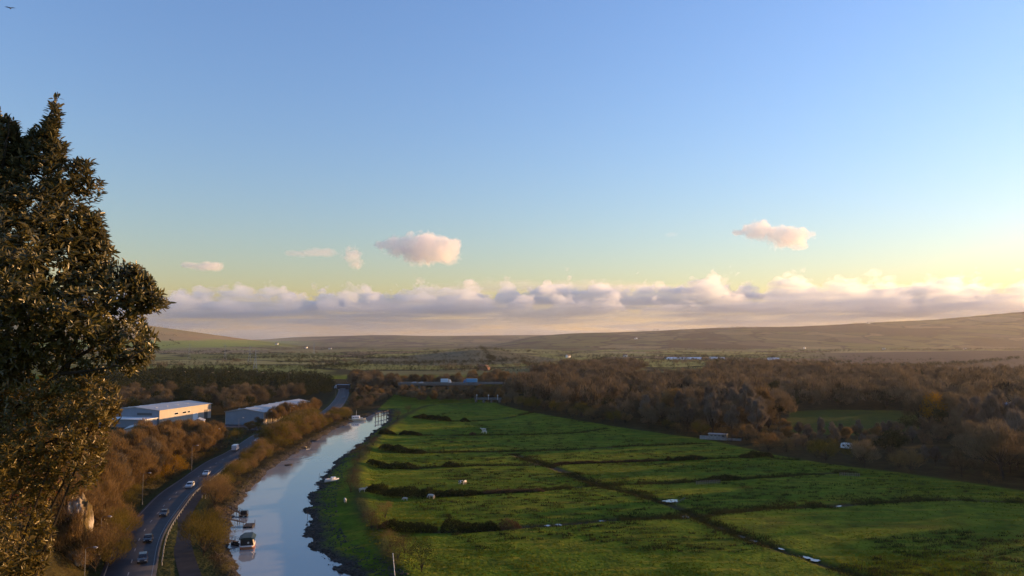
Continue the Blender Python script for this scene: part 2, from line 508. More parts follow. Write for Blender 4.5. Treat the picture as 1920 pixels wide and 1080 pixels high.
    kr = t.math('ADD', t.math('MULTIPLY', kx, kx), t.math('MULTIPLY', ky, ky))
    fc = t.mix(t.mapr(kr, 0.85, 1.0, 1, 0), fc, t.ramp(t.noise(t.mapping(pos, scale=(0.02, 0.006, 0)), 1.0, 3.0), [(0.3, (0.075, 0.075, 0.042)), (0.7, (0.125, 0.118, 0.070))]))
    g = t.mix(t.mapr(t.math('ADD', Y, t.math('MULTIPLY', n1, 60.0)), 980, 1080), g, fc)
    bh = t.math('ADD', t.math('MULTIPLY', n3, 0.5), t.math('MULTIPLY', n2, 0.8))
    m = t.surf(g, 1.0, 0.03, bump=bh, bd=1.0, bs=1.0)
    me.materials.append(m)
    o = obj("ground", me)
    return tag(o, "valley floor of pasture, banks and far hills", "ground", None, "structure")
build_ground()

# ------------------------------------------------------------------ river, puddles
def water_mat(name, col, ior=1.33, scale=0.5, bs=0.2, rough=0.04):
    t = NT(name)
    pos = t.n("NewGeometry").outputs["Position"]
    a = t.noise(t.mapping(pos, scale=(1.0, 0.45, 1.0), rot=(0, 0, 0.5)), scale, 4.0, 0.6)
    b = t.noise(pos, scale * 0.11, 3.0, 0.55)
    h = t.math('MULTIPLY', a, t.mapr(b, 0.35, 0.65, 0.25, 1.0))
    return t.surf(col, rough, 0.5, bump=h, bd=0.25, bs=bs, IOR=ior)
def build_river():
    n = 120
    def rs(P):
        L = np.concatenate([[0], np.cumsum(np.linalg.norm(np.diff(P, axis=0), axis=1))])
        u = np.linspace(0, 1, n) ** 1.4 * L[-1]
        return np.stack([np.interp(u, L, P[:, 0]), np.interp(u, L, P[:, 1])], -1)
    a, b = rs(RIV_L), rs(RIV_R)
    d = (b - a); d /= np.linalg.norm(d, axis=1)[:, None]
    a = a - d * 9; b = b + d * 9
    V = np.concatenate([np.c_[a, np.full(n, WZ)], np.c_[b, np.full(n, WZ)]])
    F = np.array([(i, i + n, i + n + 1, i + 1) for i in range(n - 1)])
    o = obj("river_water", mesh_np("river_water", V, F, [water_mat("silty_river", (0.27, 0.275, 0.26), 1.5, 0.35, 0.20)]))
    tag(o, "silty tidal river curving up the valley", "river", None, "structure")
build_river()
pud_m = water_mat("standing_water", (0.15, 0.15, 0.14), 1.6, 0.8, 0.03, 0.02)
PUD = [(990, 861, 10, 5), (1258, 940, 22, 7), (1283, 968, 14, 7), (1240, 970, 7, 5), (1135, 977, 7, 4), (1046, 983, 8, 4), (1352, 991, 12, 3), (1400, 1006, 14, 4), (1425, 1013, 14, 5), (1487, 1028, 10, 5), (1525, 1043, 16, 5), (1550, 1050, 9, 4), (1588, 951, 9, 2.5), (1022, 982, 8, 4)]
for k, (px, py, w, h) in enumerate(PUD):
    c = G(px, py)
    rx = w / 2 * c.y / FPX; ry = h / 2 * c.y * c.y / (CAMZ * FPX)
    c.z = tz(c.x, c.y) + 0.16
    a = np.linspace(0, 2 * np.pi, 25)[:-1]
    q = 1 + 0.6 * vnoise(np.cos(a) * 3 + k * 7, np.sin(a) * 3, 1.2, 5, 3)
    best = min(((np.min(np.hypot(D[:, 0] - c.x, D[:, 1] - c.y)), i) for i, D in enumerate(DITCHES)))
    D = DITCHES[best[1]]; j = int(np.argmin(np.hypot(D[:, 0] - c.x, D[:, 1] - c.y))); j = min(max(j, 1), len(D) - 2)
    dd = D[j + 1] - D[j - 1]; an = math.atan2(dd[1], dd[0])
    if k not in (0, 1, 2): rx, ry = max(rx, .7) * 1.25, 0.42 + 0.25 * (k % 3)
    c.x, c.y = (D[j] * .8 + np.array([c.x, c.y]) * .2) if k not in (0, 1, 2) else (c.x, c.y)
    c.z = tz(c.x, c.y) + 0.30
    lx, ly = np.cos(a) * rx * q, np.sin(a) * ry * q
    V = np.c_[lx * math.cos(an) - ly * math.sin(an), lx * math.sin(an) + ly * math.cos(an), np.zeros(24)]
    o = obj("puddle", mesh_np("puddle", V, np.arange(24)[None, :], [pud_m]), None, c)
    tag(o, "patch of standing water in a ditch", "puddle", None, "structure")

# ------------------------------------------------------------------ road, lane, markings
def offs(P, d):
    t = np.gradient(P, axis=0); t /= np.linalg.norm(t, axis=1)[:, None]
    return P + np.stack([t[:, 1], -t[:, 0]], -1) * d
def ribbon(name, P, d0, d1, z, mat, label=None, cat=None, kind="structure", zs=None):
    a, b = offs(P, d0), offs(P, d1)
    n = len(P)
    za = np.full(n, z)
    V = np.concatenate([np.c_[a, za], np.c_[b, za]])
    F = np.array([(i, i + n, i + n + 1, i + 1) for i in range(n - 1)])
    o = obj(name, mesh_np(name, V, F, [mat]))
    return tag(o, label, cat, None, kind)
def asphalt():
    t = NT("asphalt")
    pos = t.n("NewGeometry").outputs["Position"]
    c = t.ramp(t.noise(pos, 0.35, 5.0, 0.6), [(0.3, (0.026, 0.027, 0.031)), (0.7, (0.042, 0.043, 0.048))])
    return t.surf(c, 0.75, 0.3, bump=t.noise(pos, 8.0, 2.0), bd=0.02, bs=0.4)
ROADZ = 0.62
ASPH = asphalt()
ROADS = spline(ROAD, 3)
def build_road():
    a, b = offs(ROADS, -4.6), offs(ROADS, 4.6)
    n = len(ROADS)
    V = np.concatenate([np.c_[a, np.full(n, ROADZ)], np.c_[b, np.full(n, ROADZ)], np.c_[offs(ROADS, -5.2), np.full(n, 0.1)], np.c_[offs(ROADS, 5.2), np.full(n, 0.1)]])
    F = []
    for i in range(n - 1):
        F += [(i, i + n, i + n + 1, i + 1), (i + 2 * n, i, i + 1, i + 1 + 2 * n), (i + n, i + 3 * n, i + 1 + 3 * n, i + 1 + n)]
    o = obj("road", mesh_np("road", V, np.array(F), [ASPH]))
    tag(o, "two-lane asphalt road curving beside the river", "road", None, "structure")
    white = paint("road_paint", (0.22, 0.22, 0.21), 0.7, var=0.35, scale=1.5)
    for s, nm in ((-4.15, "edge"), (4.15, "edge")):
        ribbon("edge_line", ROADS, s - 0.05, s + 0.05, ROADZ + 0.004, white, "white edge line along the road")
    L = np.concatenate([[0], np.cumsum(np.linalg.norm(np.diff(ROADS, axis=0), axis=1))])
    V, F = [], []
    for s0 in np.arange(0, L[-1] - 8, 9.0):
        for s in (s0,):
            p = [np.array([np.interp(s + q, L, ROADS[:, 0]), np.interp(s + q, L, ROADS[:, 1])]) for q in (0, 2.4)]
            d = p[1] - p[0]; d /= np.linalg.norm(d); m = np.array([d[1], -d[0]]) * 0.10
            k = len(V)
            V += [(*(p[0] - m), ROADZ + .004), (*(p[0] + m), ROADZ + .004), (*(p[1] + m), ROADZ + .004), (*(p[1] - m), ROADZ + .004)]
            F.append((k, k + 1, k + 2, k + 3))
    o = obj("centre_line", mesh_np("centre_line", V, np.array(F), [white]))
    tag(o, "dashed white centre line of the road", "road marking", None, "structure")
build_road()
dark = NT("lane_tarmac"); _p = dark.n("NewGeometry").outputs["Position"]
lane_m = dark.surf(dark.ramp(dark.noise(_p, 0.5, 4.0, 0.6), [(0.3, (0.016, 0.017, 0.019)), (0.7, (0.028, 0.029, 0.032))]), 0.9, 0.2)
def build_lane():
    P = spline(LANE, 3); a, b = offs(P, -1.9), offs(P, 1.9); n = len(P)
    za = np.array([tz(*p) for p in P]) + 0.12
    V = np.concatenate([np.c_[a, za], np.c_[b, za]])
    o = obj("path", mesh_np("path", V, np.array([(i, i + n, i + n + 1, i + 1) for i in range(n - 1)]), [lane_m]))
    tag(o, "dark narrow lane between the road and the river bushes", "path", None, "structure")
build_lane()

# ------------------------------------------------------------------ plants: materials
def leaf_mat(name, c0, c1, trans=0.3, obj_var=0.35, noise_scale=0.45):
    """matt leaf or twig; tone differs from plant to plant and from clump to clump"""
    t = NT(name)
    oi = t.n("ObjectInfo")
    oc = t.n("TexCoord").outputs["Object"]
    f = t.noise(t.n("VectorMath", {0: oc, 1: oi.outputs["Location"]}, operation='ADD').outputs[0], noise_scale, 3.0, 0.6)
    f = t.math('ADD', t.mapr(f, 0.3, 0.7, 0, 1 - obj_var), t.math('MULTIPLY', oi.outputs["Random"], obj_var))
    c = t.mix(f, c0, c1)
    d = t.n("BsdfDiffuse", {"Color": c, "Roughness": 0.8})
    tr = t.n("BsdfTranslucent", {"Color": c})
    mx = t.n("MixShader", {0: trans, 1: d.outputs[0], 2: tr.outputs[0]})
    t.t.links.new(mx.outputs[0], t.out.inputs[0])
    return t.m
BARK = leaf_mat("bark", (0.030, 0.024, 0.018), (0.075, 0.062, 0.048), 0.0)
M_BARE = leaf_mat("bare_twigs", (0.058, 0.046, 0.026), (0.245, 0.185, 0.108), 0.2, 0.6)
M_RUSSET = leaf_mat("russet_twigs", (0.105, 0.066, 0.028), (0.300, 0.195, 0.078), 0.3, 0.5)
M_WOOD = leaf_mat("woodland_twigs", (0.044, 0.036, 0.020), (0.270, 0.200, 0.118), 0.2, 0.0, 0.055)
M_GOLD = leaf_mat("golden_leaves", (0.20, 0.105, 0.012), (0.34, 0.20, 0.02), 0.35)
M_OLIVE = leaf_mat("olive_leaves", (0.080, 0.070, 0.014), (0.200, 0.145, 0.032), 0.3)
M_EVER = leaf_mat("evergreen_leaves", (0.022, 0.028, 0.012), (0.058, 0.062, 0.025), 0.15)
M_HEDGE = leaf_mat("hedge_leaves", (0.020, 0.025, 0.009), (0.052, 0.055, 0.020), 0.15)
M_BRAMBLE = leaf_mat("bramble_stems", (0.045, 0.034, 0.020), (0.115, 0.076, 0.042), 0.25)
M_TUFT = leaf_mat("grass_blades", (0.055, 0.085, 0.006), (0.165, 0.170, 0.014), 0.3, 0.0, 0.05)
M_RUSH = leaf_mat("rush_blades", (0.028, 0.036, 0.011), (0.070, 0.065, 0.022), 0.2, 0.0, 0.2)

# ------------------------------------------------------------------ plants: crowns
def unit(v): return v / (np.linalg.norm(v, axis=-1, keepdims=True) + 1e-9)
def twig_tris(P, D, L, w, r):
    """thin triangles from P along D"""
    n = len(P)
    side = unit(np.cross(D, unit(r.normal(size=(n, 3)))))
    V = np.empty((n, 3, 3))
    V[:, 0] = P - side * w[:, None]; V[:, 1] = P + side * w[:, None]; V[:, 2] = P + D * L[:, None]
    return V.reshape(-1, 3), np.arange(n * 3).reshape(-1, 3)
def leaf_quads(P, s, r, up=0.3):
    n = len(P)
    a = unit(r.normal(size=(n, 3))); b = unit(np.cross(a, r.normal(size=(n, 3)) + np.array([0, 0, up])))
    s = s[:, None]
    V = np.empty((n, 4, 3))
    V[:, 0] = P - a * s; V[:, 1] = P + b * s * .5; V[:, 2] = P + a * s; V[:, 3] = P - b * s * .5
    return V.reshape(-1, 3), np.arange(n * 4).reshape(-1, 4)

def tree_mesh(seed, h, rad, kind, n, base=0.25, nl=11):
    """returns (crown mesh, trunk mesh): limbs spread through a dome, twigs or leaves along them"""
    r = np.random.default_rng(seed)
    mb = MB()
    ht = h * base
    lean = r.normal(size=2) * 0.03 * h
    mb.tube([(0, 0, -0.8), (lean[0] * .3, lean[1] * .3, ht), (lean[0], lean[1], h * 0.62)], [h * .022, h * .016, h * .006], 6)
    tips, roots = [], []
    for k in range(nl):
        a = 2 * math.pi * (k * 0.382 + r.random() * .15)
        e = r.uniform(0.15, 1.0)
        q = rad * (1.05 - 0.75 * e ** 2.2) * r.uniform(.75, 1.12)
        z0 = ht * (0.75 + 0.9 * e)
        tip = np.array([math.cos(a) * q + lean[0], math.sin(a) * q + lean[1], h * (0.36 + 0.60 * e) * r.uniform(.93, 1.04)])
        root = np.array([lean[0] * .4, lean[1] * .4, z0])
        mid = root * .5 + tip * .5 + np.array([0, 0, -0.04 * h])
        mb.tube([root, mid, tip], [h * .010, h * .006, h * .002], 4, False)
        roots.append(root); tips.append(tip)
    tips = np.array(tips); roots = np.array(roots)
    ci = r.integers(0, nl, n)
    cl = rad * r.uniform(.34, .62, nl)
    off = unit(r.normal(size=(n, 3))) * (r.random((n, 1)) ** 0.42) * np.array([1, 1, 0.85])
    f = np.where(r.random(n) < 0.78, 1.0, r.uniform(.45, 1, n))[:, None]
    P = roots[ci] * (1 - f) + tips[ci] * f + off * cl[ci][:, None]
    P[:, 2] = np.maximum(P[:, 2], h * 0.10)
    if kind == 'twig':
        D = unit(unit(P - np.array([0, 0, h * .15])) + 0.55 * unit(r.normal(size=(n, 3))) + np.array([0, 0, 0.55]))
        V, F = twig_tris(P, D, r.uniform(.5, 1.5, n) * h / 11, r.uniform(.03, .075, n) * h / 11, r)
        k = n // 5
        V2, F2 = leaf_quads(P[:k] + r.normal(size=(k, 3)) * .3, r.uniform(.08, .2, k) * h / 11, r)
        fs = [F, F2 + len(V)]; V = np.concatenate([V, V2])
    else:
        V, F = leaf_quads(P, r.uniform(.12, .30, n) * h / 9, r)
        fs = [F]
    return (V, fs), mb

PROTO = {}
def proto(key, mats, seeds, h, rad, kind, n, base=0.25, nl=11):
    out = []
    for i, s in enumerate(seeds):
        (V, fs), mb = tree_mesh(s, h, rad, kind, n, base, nl)
        for m in mats:
            out.append((mesh_np("crown", V, fs, [m]), mb.mesh("trunk", BARK)))
    PROTO[key] = out
proto("bare", [M_BARE], (1, 2, 3, 4, 5), 11.0, 4.8, 'twig', 4200)
proto("russet", [M_RUSSET, M_BARE], (11, 12, 13), 13.0, 4.4, 'twig', 6500, .2, 13)
proto("gold", [M_GOLD], (15,), 7.0, 3.2, 'leaf', 1600)
proto("ever", [M_EVER], (21, 22, 23), 11.0, 4.4, 'leaf', 2300, .15, 13)
proto("olive", [M_OLIVE, M_RUSSET], (31, 32), 6.0, 3.2, 'twig', 3400, .08, 12)
proto("bush", [M_BRAMBLE, M_OLIVE, M_RUSSET], (41, 42), 3.0, 2.2, 'twig', 1500, .05, 10)
proto("poplar", [M_EVER], (51,), 15.0, 1.5, 'leaf', 1500, .1, 12)
proto("slim", [leaf_mat("pale_twigs", (0.085, 0.072, 0.052), (0.230, 0.195, 0.150), 0.2, 0.6)], (71, 72, 73), 14.5, 2.5, 'twig', 3600, .14, 15)
proto("thicket", [M_HEDGE, M_BRAMBLE], (61, 62), 3.0, 2.2, 'leaf', 1500, .05, 10)
def plant(key, name, x, y, z, s, label, cat, group, sz=1.0, variant=None):
    """a tree or bush of its own: an Empty at its foot with its crown and trunk"""
    L = PROTO[key]
    c, t = L[variant if variant is not None else int(rng.integers(0, len(L)))]
    e = empty(name, (x, y, z), rng.uniform(0, 6.28), label, cat, group)
    e.scale = (s, s, s * sz)
    obj("crown", c, e); obj("trunk", t, e)
    return e
def plant1(key, name, x, y, z, s, label, cat, group, sz=1.0):
    """the same too small in the picture to show its parts: crown only"""
    L = PROTO[key]
    c, t = L[int(rng.integers(0, len(L)))]
    o = obj(name, c, None, (x, y, z), rng.uniform(0, 6.28))
    o.scale = (s, s, s * sz)
    return tag(o, label, cat, group)

def in_poly(P, x, y):
    inside = np.zeros(np.shape(x), bool)
    n = len(P)
    for i in range(n):
        x1, y1 = P[i]; x2, y2 = P[(i + 1) % n]
        c = ((y1 > y) != (y2 > y)) & (x < (x2 - x1) * (y - y1) / (y2 - y1 + 1e-12) + x1)
        inside ^= c
    return inside
def scatter(poly_px, spacing, jitter=0.42, seed=0, holes=(), z=0.0):
    """points on a jittered grid inside a traced patch of ground"""
    r = np.random.default_rng(seed)
    P = W(poly_px, z)
    x0, y0 = P.min(0); x1, y1 = P.max(0)
    gx, gy = np.meshgrid(np.arange(x0, x1, spacing), np.arange(y0, y1, spacing))
    gx[1::2] += spacing / 2
    gx = gx.ravel() + r.uniform(-1, 1, gx.size) * spacing * jitter; gy = gy.ravel() + r.uniform(-1, 1, gy.size) * spacing * jitter
    m = in_poly(P, gx, gy)
    for h in holes: m &= ~in_poly(W(h, z), gx, gy)
    return np.stack([gx[m], gy[m]], -1)
def ztab(P):
    P = np.asarray(P); return terrain_z(P[:, 0].copy(), P[:, 1].copy())

# ------------------------------------------------------------------ woods and belts of trees
def px_of(x, y, z):
    sa, ca = math.sin(PITCH), math.cos(PITCH)
    dy, dz = y, z - CAMZ
    f = dy * ca + dz * sa; u = -dy * sa + dz * ca
    return CX + FPX * x / f, CY - FPX * u / f

def mass(name, key, P, S, label, cat, per=260, seed=1, mats=None):
    """a far wood that reads as one mass: thinned crowns in one mesh"""
    r = np.random.default_rng(seed)
    Vs, Fs, off = [], [], 0
    for (x, y), s, z in zip(P, S, ztab(P)):
        h, rad = 10.0 * s, 4.6 * s
        n = per
        nl = 6
        tip = np.stack([r.normal(size=nl) * rad * .5, r.normal(size=nl) * rad * .5, h * r.uniform(.45, .85, nl)], -1)
        ci = r.integers(0, nl, n)
        p = tip[ci] + unit(r.normal(size=(n, 3))) * (r.random((n, 1)) ** .5) * rad * .5
        p[:, 2] = np.clip(p[:, 2], h * .05, h * 1.02)
        p += np.array([x, y, z])
        if key == 'twig':
            D = unit(unit(p - np.array([x, y, z])) + .6 * unit(r.normal(size=(n, 3))) + np.array([0, 0, .5]))
            v, f = twig_tris(p, D, r.uniform(.8, 2.0, n) * s, r.uniform(.09, .2, n) * s, r)
        else:
            v, f = leaf_quads(p, r.uniform(.35, .8, n) * s, r)
        Vs.append(v); Fs.append(f + off); off += len(v)
    o = obj(name, mesh_np(name, np.concatenate(Vs), np.concatenate(Fs), mats))
    return tag(o, label, cat, None, "stuff")

def wood():
    poly = [(935, 757), (955, 728), (1000, 712), (1060, 692), (1170, 688), (1215, 700), (1200, 712), (1310, 712), (1330, 694), (1420, 688), (1560, 700), (1750, 706), (1920, 712), (2150, 720), (2250, 985), (1920, 925), (1760, 898), (1700, 888), (1600, 876), (1460, 853), (1320, 822), (1180, 802), (1000, 772)]
    holes = [[(1470, 812), (1480, 772), (1560, 768), (1725, 770), (1722, 806), (1600, 816)], [(1690, 868), (1700, 842), (1800, 835), (1830, 850), (1780, 870)], [(1180, 712), (1200, 698), (1330, 698), (1320, 713)], [(1860, 785), (1870, 760), (1930, 758), (1940, 785)]]
    P = scatter(poly, 10.5, .45, 5, holes)
    # big far trees spaced wider, shrubs close to the field
    d, s = pdist(WOODEDGE, P[:, 0], P[:, 1])
    order = np.argsort(P[:, 1])
    P = P[order]; d = d[order]
    Z = ztab(P)
    fringe = d < 16
    vis = np.array([px_of(x, y, z + 8) for (x, y), z in zip(P, Z)])
    ok = (vis[:, 0] < 2350)
    P, Z, d, fringe, vis = P[ok], Z[ok], d[ok], fringe[ok], vis[ok]
    nb = ng = nf = 0
    rest = []
    for i, ((x, y), z) in enumerate(zip(P, Z)):
        u = rng.random()
        if vis[i, 0] > 1975: rest.append((x, y)); continue  # trees right of the view, added to cast shade at its edge
        low = 1440 < vis[i, 0] < 1790 and y < 400 and y > 238
        tall = 1.15 + .38 * float(vnoise(np.array([x]), np.array([y]), 38, 3, 2)[0]) + rng.normal() * .16
        if low: tall = rng.uniform(.30, .5)
        if 1832 < vis[i, 0] < 1940 and 330 < y < 480: tall = rng.uniform(.3, .5)
        if 1570 < px_of(x, y, z)[0] < 1606 and 836 < px_of(x, y, z)[1] < 872: continue
        if fringe[i] and nf < 200:
            k = 'olive' if u < .55 else ('bush' if u < .8 else 'bare')
            sc = {'olive': rng.uniform(.9, 1.4), 'bush': rng.uniform(1.2, 2.1), 'bare': rng.uniform(.65, 1.0)}[k]
            nm = {'olive': 'scrub_tree', 'bush': 'shrub', 'bare': 'bare_tree'}[k]
            var = None
            plant(k, nm, x, y, z, sc, "low tangled " + nm.replace('_', ' ') + " in the fringe of the wood beside the green fields", nm.replace('_', ' ').split()[-1], "scrub along the edge of the wood by the fields", variant=var)
            nf += 1
        elif u < .10 and ng < 90:
            if y < 650: plant('ever', 'evergreen_tree', x, y, z, rng.uniform(.75, 1.1), "dark evergreen tree among bare trees of the wide wood beyond the fields", "tree", "evergreens scattered in the wood beyond the fields")
            else: plant1('ever', 'evergreen_tree', x, y, z, rng.uniform(.75, 1.1), "dark evergreen tree among bare trees of the wide wood beyond the fields", "tree", "evergreens scattered in the wood beyond the fields")
            ng += 1
        elif nb < 165:
            plant('bare' if u < .70 else ('slim' if u < .92 else 'russet'), 'bare_tree', x, y, z, max(.5, tall * 1.12), "bare brown tree standing in the wide wood beyond the green fields", "tree", "bare trees of the wood beyond the fields")
            nb += 1
        else: rest.append((x, y))
    rest = np.array(rest)
    rest = rest[vnoise(rest[:, 0], rest[:, 1], 34, 13, 2) > -.38]
    mass("woodland", 'twig', rest, np.clip(1.2 + .5 * vnoise(rest[:, 0], rest[:, 1], 40, 3, 2) + rng.normal(size=len(rest)) * .24, .6, 1.9), "brown leafless woodland stretching behind the nearer trees", "woodland", 460, 3, [M_WOOD])
    print("wood", nb, ng, nf, len(rest))
wood()

for px, py, k, sc, nm, lab, cat in ((1718, 724, 'poplar', 1.05, 'cypress_tree', 'left one of two slim dark cypress trees in the wood', 'tree'), (1728, 724, 'poplar', 1.0, 'cypress_tree', 'right one of two slim dark cypress trees in the wood', 'tree'), (1748, 800, 'gold', 2.0, 'golden_tree', 'tall yellow tree rising out of the right part of the wood', 'tree'), (1890, 815, 'gold', 1.5, 'golden_tree', 'yellowish tree below the bungalow at the right edge', 'tree')):
    c = G(px, py); plant(k, nm, c.x, c.y, tz(c.x, c.y), sc, lab, cat, None, 1.15)

def left_belts():
    # slope and belt left of the road
    poly = [(215, 1085), (240, 1030), (275, 975), (310, 932), (350, 893), (396, 858), (445, 836), (492, 806), (485, 800), (430, 832), (330, 850), (250, 888), (150, 915), (40, 960), (-80, 1000), (-80, 1085)]
    P = scatter(poly, 5.2, .45, 8)
    P = P[np.argsort(P[:, 1])]
    d, s = pdist(ROAD, P[:, 0], P[:, 1])
    P = P[(d > 7.6)]; d = d[d > 7.6]
    Z = ztab(P)
    n = 0
    for (x, y), z, dd in zip(P, Z, d):
        if n >= 280: break
        if px_of(x, y, z)[0] < 40: continue
        if dd < 9.5:
            k, nm, sc = ('bush', 'roadside_bush', rng.uniform(.8, 1.4)) if rng.random() < .6 else ('olive', 'roadside_bush', rng.uniform(.55, .9))
            plant(k, nm, x, y, z, sc, "russet roadside bush at the foot of the tree belt left of the road", "bush", "bushes along the left verge of the road")
        else:
            plant('russet', 'autumn_tree', x, y, z, rng.uniform(.66, .95) * (1 if y < 225 else (.86 if px_of(x, y, z)[0] < 415 else .66)), "feathery russet autumn tree on the slope between the road and the warehouses", "tree", "autumn trees left of the road", rng.uniform(.9, 1.1), int(rng.choice([0, 2, 4, 0, 2, 4, 0, 2, 4, 1])))
        n += 1
    for px, py, sc in ((205, 1040, 1.1), (196, 1055, 1.0), (215, 1022, 1.0), (190, 1010, 1.2), (168, 1040, 1.2), (178, 1075, 1.1), (226, 1004, .9), (150, 1010, 1.2), (160, 990, 1.0), (205, 1068, .9)):
        c = G(px, py); plant('olive', 'roadside_bush', c.x, c.y, tz(c.x, c.y), sc * 1.15, "golden bush growing at the foot of the chalk face", "bush", "bushes below the chalk face", 1.0, int(rng.integers(0, 4)))
    for px, py, s in ((322, 900, 1.0), (338, 893, .8), (205, 985, .8), (308, 906, .7)):
        c = G(px, py); z = tz(c.x, c.y)
        plant('gold', 'golden_tree', c.x, c.y, z, s, {322: "tallest golden yellow tree beside the left verge of the road", 338: "golden yellow tree just beyond the tallest golden one by the road", 205: "golden yellow tree near the chalk face above the road", 308: "smallest golden yellow tree by the left verge of the road"}[px], "tree", None)
    # the slope behind the big oak, out of sight or nearly so
    r = np.random.default_rng(17)
    Q = np.stack([r.uniform(-230, -70, 1500), r.uniform(45, 330, 1500)], -1)
    d, s = pdist(ROAD, Q[:, 0], Q[:, 1]); zq = ztab(Q)
    pq = np.array([px_of(x, y, z + 5)[0] for (x, y), z in zip(Q, zq)])
    Q = Q[(s < 0) & (d > 16) & (pq < 60)]
    mass("woodland", 'twig', Q, r.uniform(.55, .9, len(Q)), "russet scrub covering the slope behind the big oak", "woodland", 300, 19, [M_RUSSET])
    # riverside belt between road and river
    poly = [(345, 1085), (352, 1040), (350, 1000), (372, 965), (400, 928), (428, 896), (455, 868), (480, 846), (520, 822), (560, 806), (610, 786), (640, 776), (655, 783), (622, 796), (590, 812), (560, 828), (520, 852), (490, 872), (466, 893), (447, 917), (430, 944), (415, 975), (412, 1010), (424, 1050), (440, 1085)]
    P = scatter(poly, 4.6, .45, 9)
    P = P[np.argsort(P[:, 1])]
    dr, sr = pdist(RIV_L, P[:, 0], P[:, 1]); dl, sl = pdist(LANE, P[:, 0], P[:, 1]); dd, _ = pdist(ROAD, P[:, 0], P[:, 1])
    Z = ztab(P)
    n = 0
    for i, ((x, y), z) in enumerate(zip(P, Z)):
        if dr[i] < 1.8 or dl[i] < 3.4 or dd[i] < 8.0: continue
        bx, by = px_of(x, y, z)
        if 366 < bx < 400 and 928 < by < 1000: continue
        u = rng.random()
        k, sc = ('olive', rng.uniform(.85, 1.3)) if u < .7 else ('bush', rng.uniform(1.2, 2.0))
        if dr[i] < 5: k, sc = 'bush', rng.uniform(.6, 1.1)
        if y > 230: sc *= 1.3 if 322 < y < 400 and dd[i] < 15 else .74
        plant(k, 'riverside_bush', x, y, z, sc, "orange brown riverside bush between the road and the river", "bush", "bushes between the road and the river")
        n += 1
    print("riverside", n)
    # right verge: scrub near lane
    # dark wood behind the warehouses, up to the flyover
    poly = [(225, 785), (300, 776), (420, 778), (440, 785), (500, 760), (600, 748), (632, 744), (632, 722), (560, 712), (430, 705), (330, 702), (230, 702), (100, 705), (60, 760), (130, 790), (225, 785)]
    P = scatter(poly, 11.0, .45, 12)
    P = P[np.argsort(P[:, 1])]
    bad = ((P[:, 0] > -224) & (P[:, 0] < -172) & (P[:, 1] < 456)) | ((P[:, 0] > -166) & (P[:, 1] < 482)) | (P[:, 1] < 412)
    d, s_ = pdist(ROAD, P[:, 0], P[:, 1])
    P = P[~bad & (d > 11)]; ne = 0
    Z = ztab(P); rest = []; n = 0
    for i, ((x, y), z) in enumerate(zip(P, Z)):
        pxx = px_of(x, y, z + 6)
        if pxx[0] < 200 or n >= 260: rest.append((x, y)); continue
        u = rng.random()
        if u < (.55 if pxx[0] < 440 else .2):
            ne += 1
            if ne > 110: rest.append((x, y)); continue
            plant1('ever', 'evergreen_tree', x, y, z, rng.uniform(.6, 1.0) + max(0, .55 * float(vnoise(np.array([x]), np.array([y]), 45, 6, 2)[0])), "dark evergreen tree in the wood behind the warehouses", "tree", "evergreens behind the warehouses")
        elif n > 110: rest.append((x, y)); continue
        else: plant1('bare', 'bare_tree', x, y, z, rng.uniform(.85, 1.25), "bare brown tree in the wood behind the warehouses", "tree", "bare trees behind the warehouses")
        n += 1
    if rest: mass("woodland", 'leaf', np.array(rest), rng.uniform(.6, 1.4, len(rest)), "dark wood behind the warehouses at the foot of the hill", "woodland", 200, 4, [M_EVER])
    print("dark wood", n, len(rest))
    # row of bare trees before the second warehouse
    for k in range(12):
        c = Vector((-129.0 + k * .68 + rng.uniform(-.4, .4), 407.0 + k * 5.3, 0)); plant('russet', 'bare_tree', c.x, c.y, 0, rng.uniform(.62, .8), "reddish bare tree in the row along the front of the long grey warehouse", "tree", "row of trees before the long warehouse", variant=int(rng.choice([0, 2, 4])))
    # middle wood between river head, road end and flyover
    poly = [(662, 772), (690, 768), (725, 752), (745, 745), (765, 752), (790, 757), (930, 754), (960, 750), (965, 722), (930, 716), (880, 726), (770, 728), (690, 716), (660, 712), (664, 745), (655, 765)]
    P = scatter(poly, 8.0, .45, 14)
    P = P[np.argsort(P[:, 1])]
    dr, sr = pdist(RIV_L, P[:, 0], P[:, 1]); d2, s2 = pdist(RIV_R, P[:, 0], P[:, 1])
    Z = ztab(P)
    for i, ((x, y), z) in enumerate(zip(P, Z)):
        if (sr[i] > 0 and s2[i] < 0) or min(dr[i], d2[i]) < (6 if y < 430 else 2.5): continue
        u = rng.random()
        if u < .25 and abs(y - 652) > 11: plant1('ever', 'evergreen_tree', x, y, z, rng.uniform(.5, .66), "dark evergreen tree between the river head and the flyover", "tree", "evergreens below the flyover")
        elif abs(y - 652) < 11: continue
        else: plant1('bare' if u < .8 else 'russet', 'scrub_tree', x, y, z, rng.uniform(.5, .7) if y < 652 else rng.uniform(.8, 1.2), "bare brown tree between the river head and the flyover", "tree", "bare trees below the flyover")  # full bare trees, not scrub, despite the object name
left_belts()

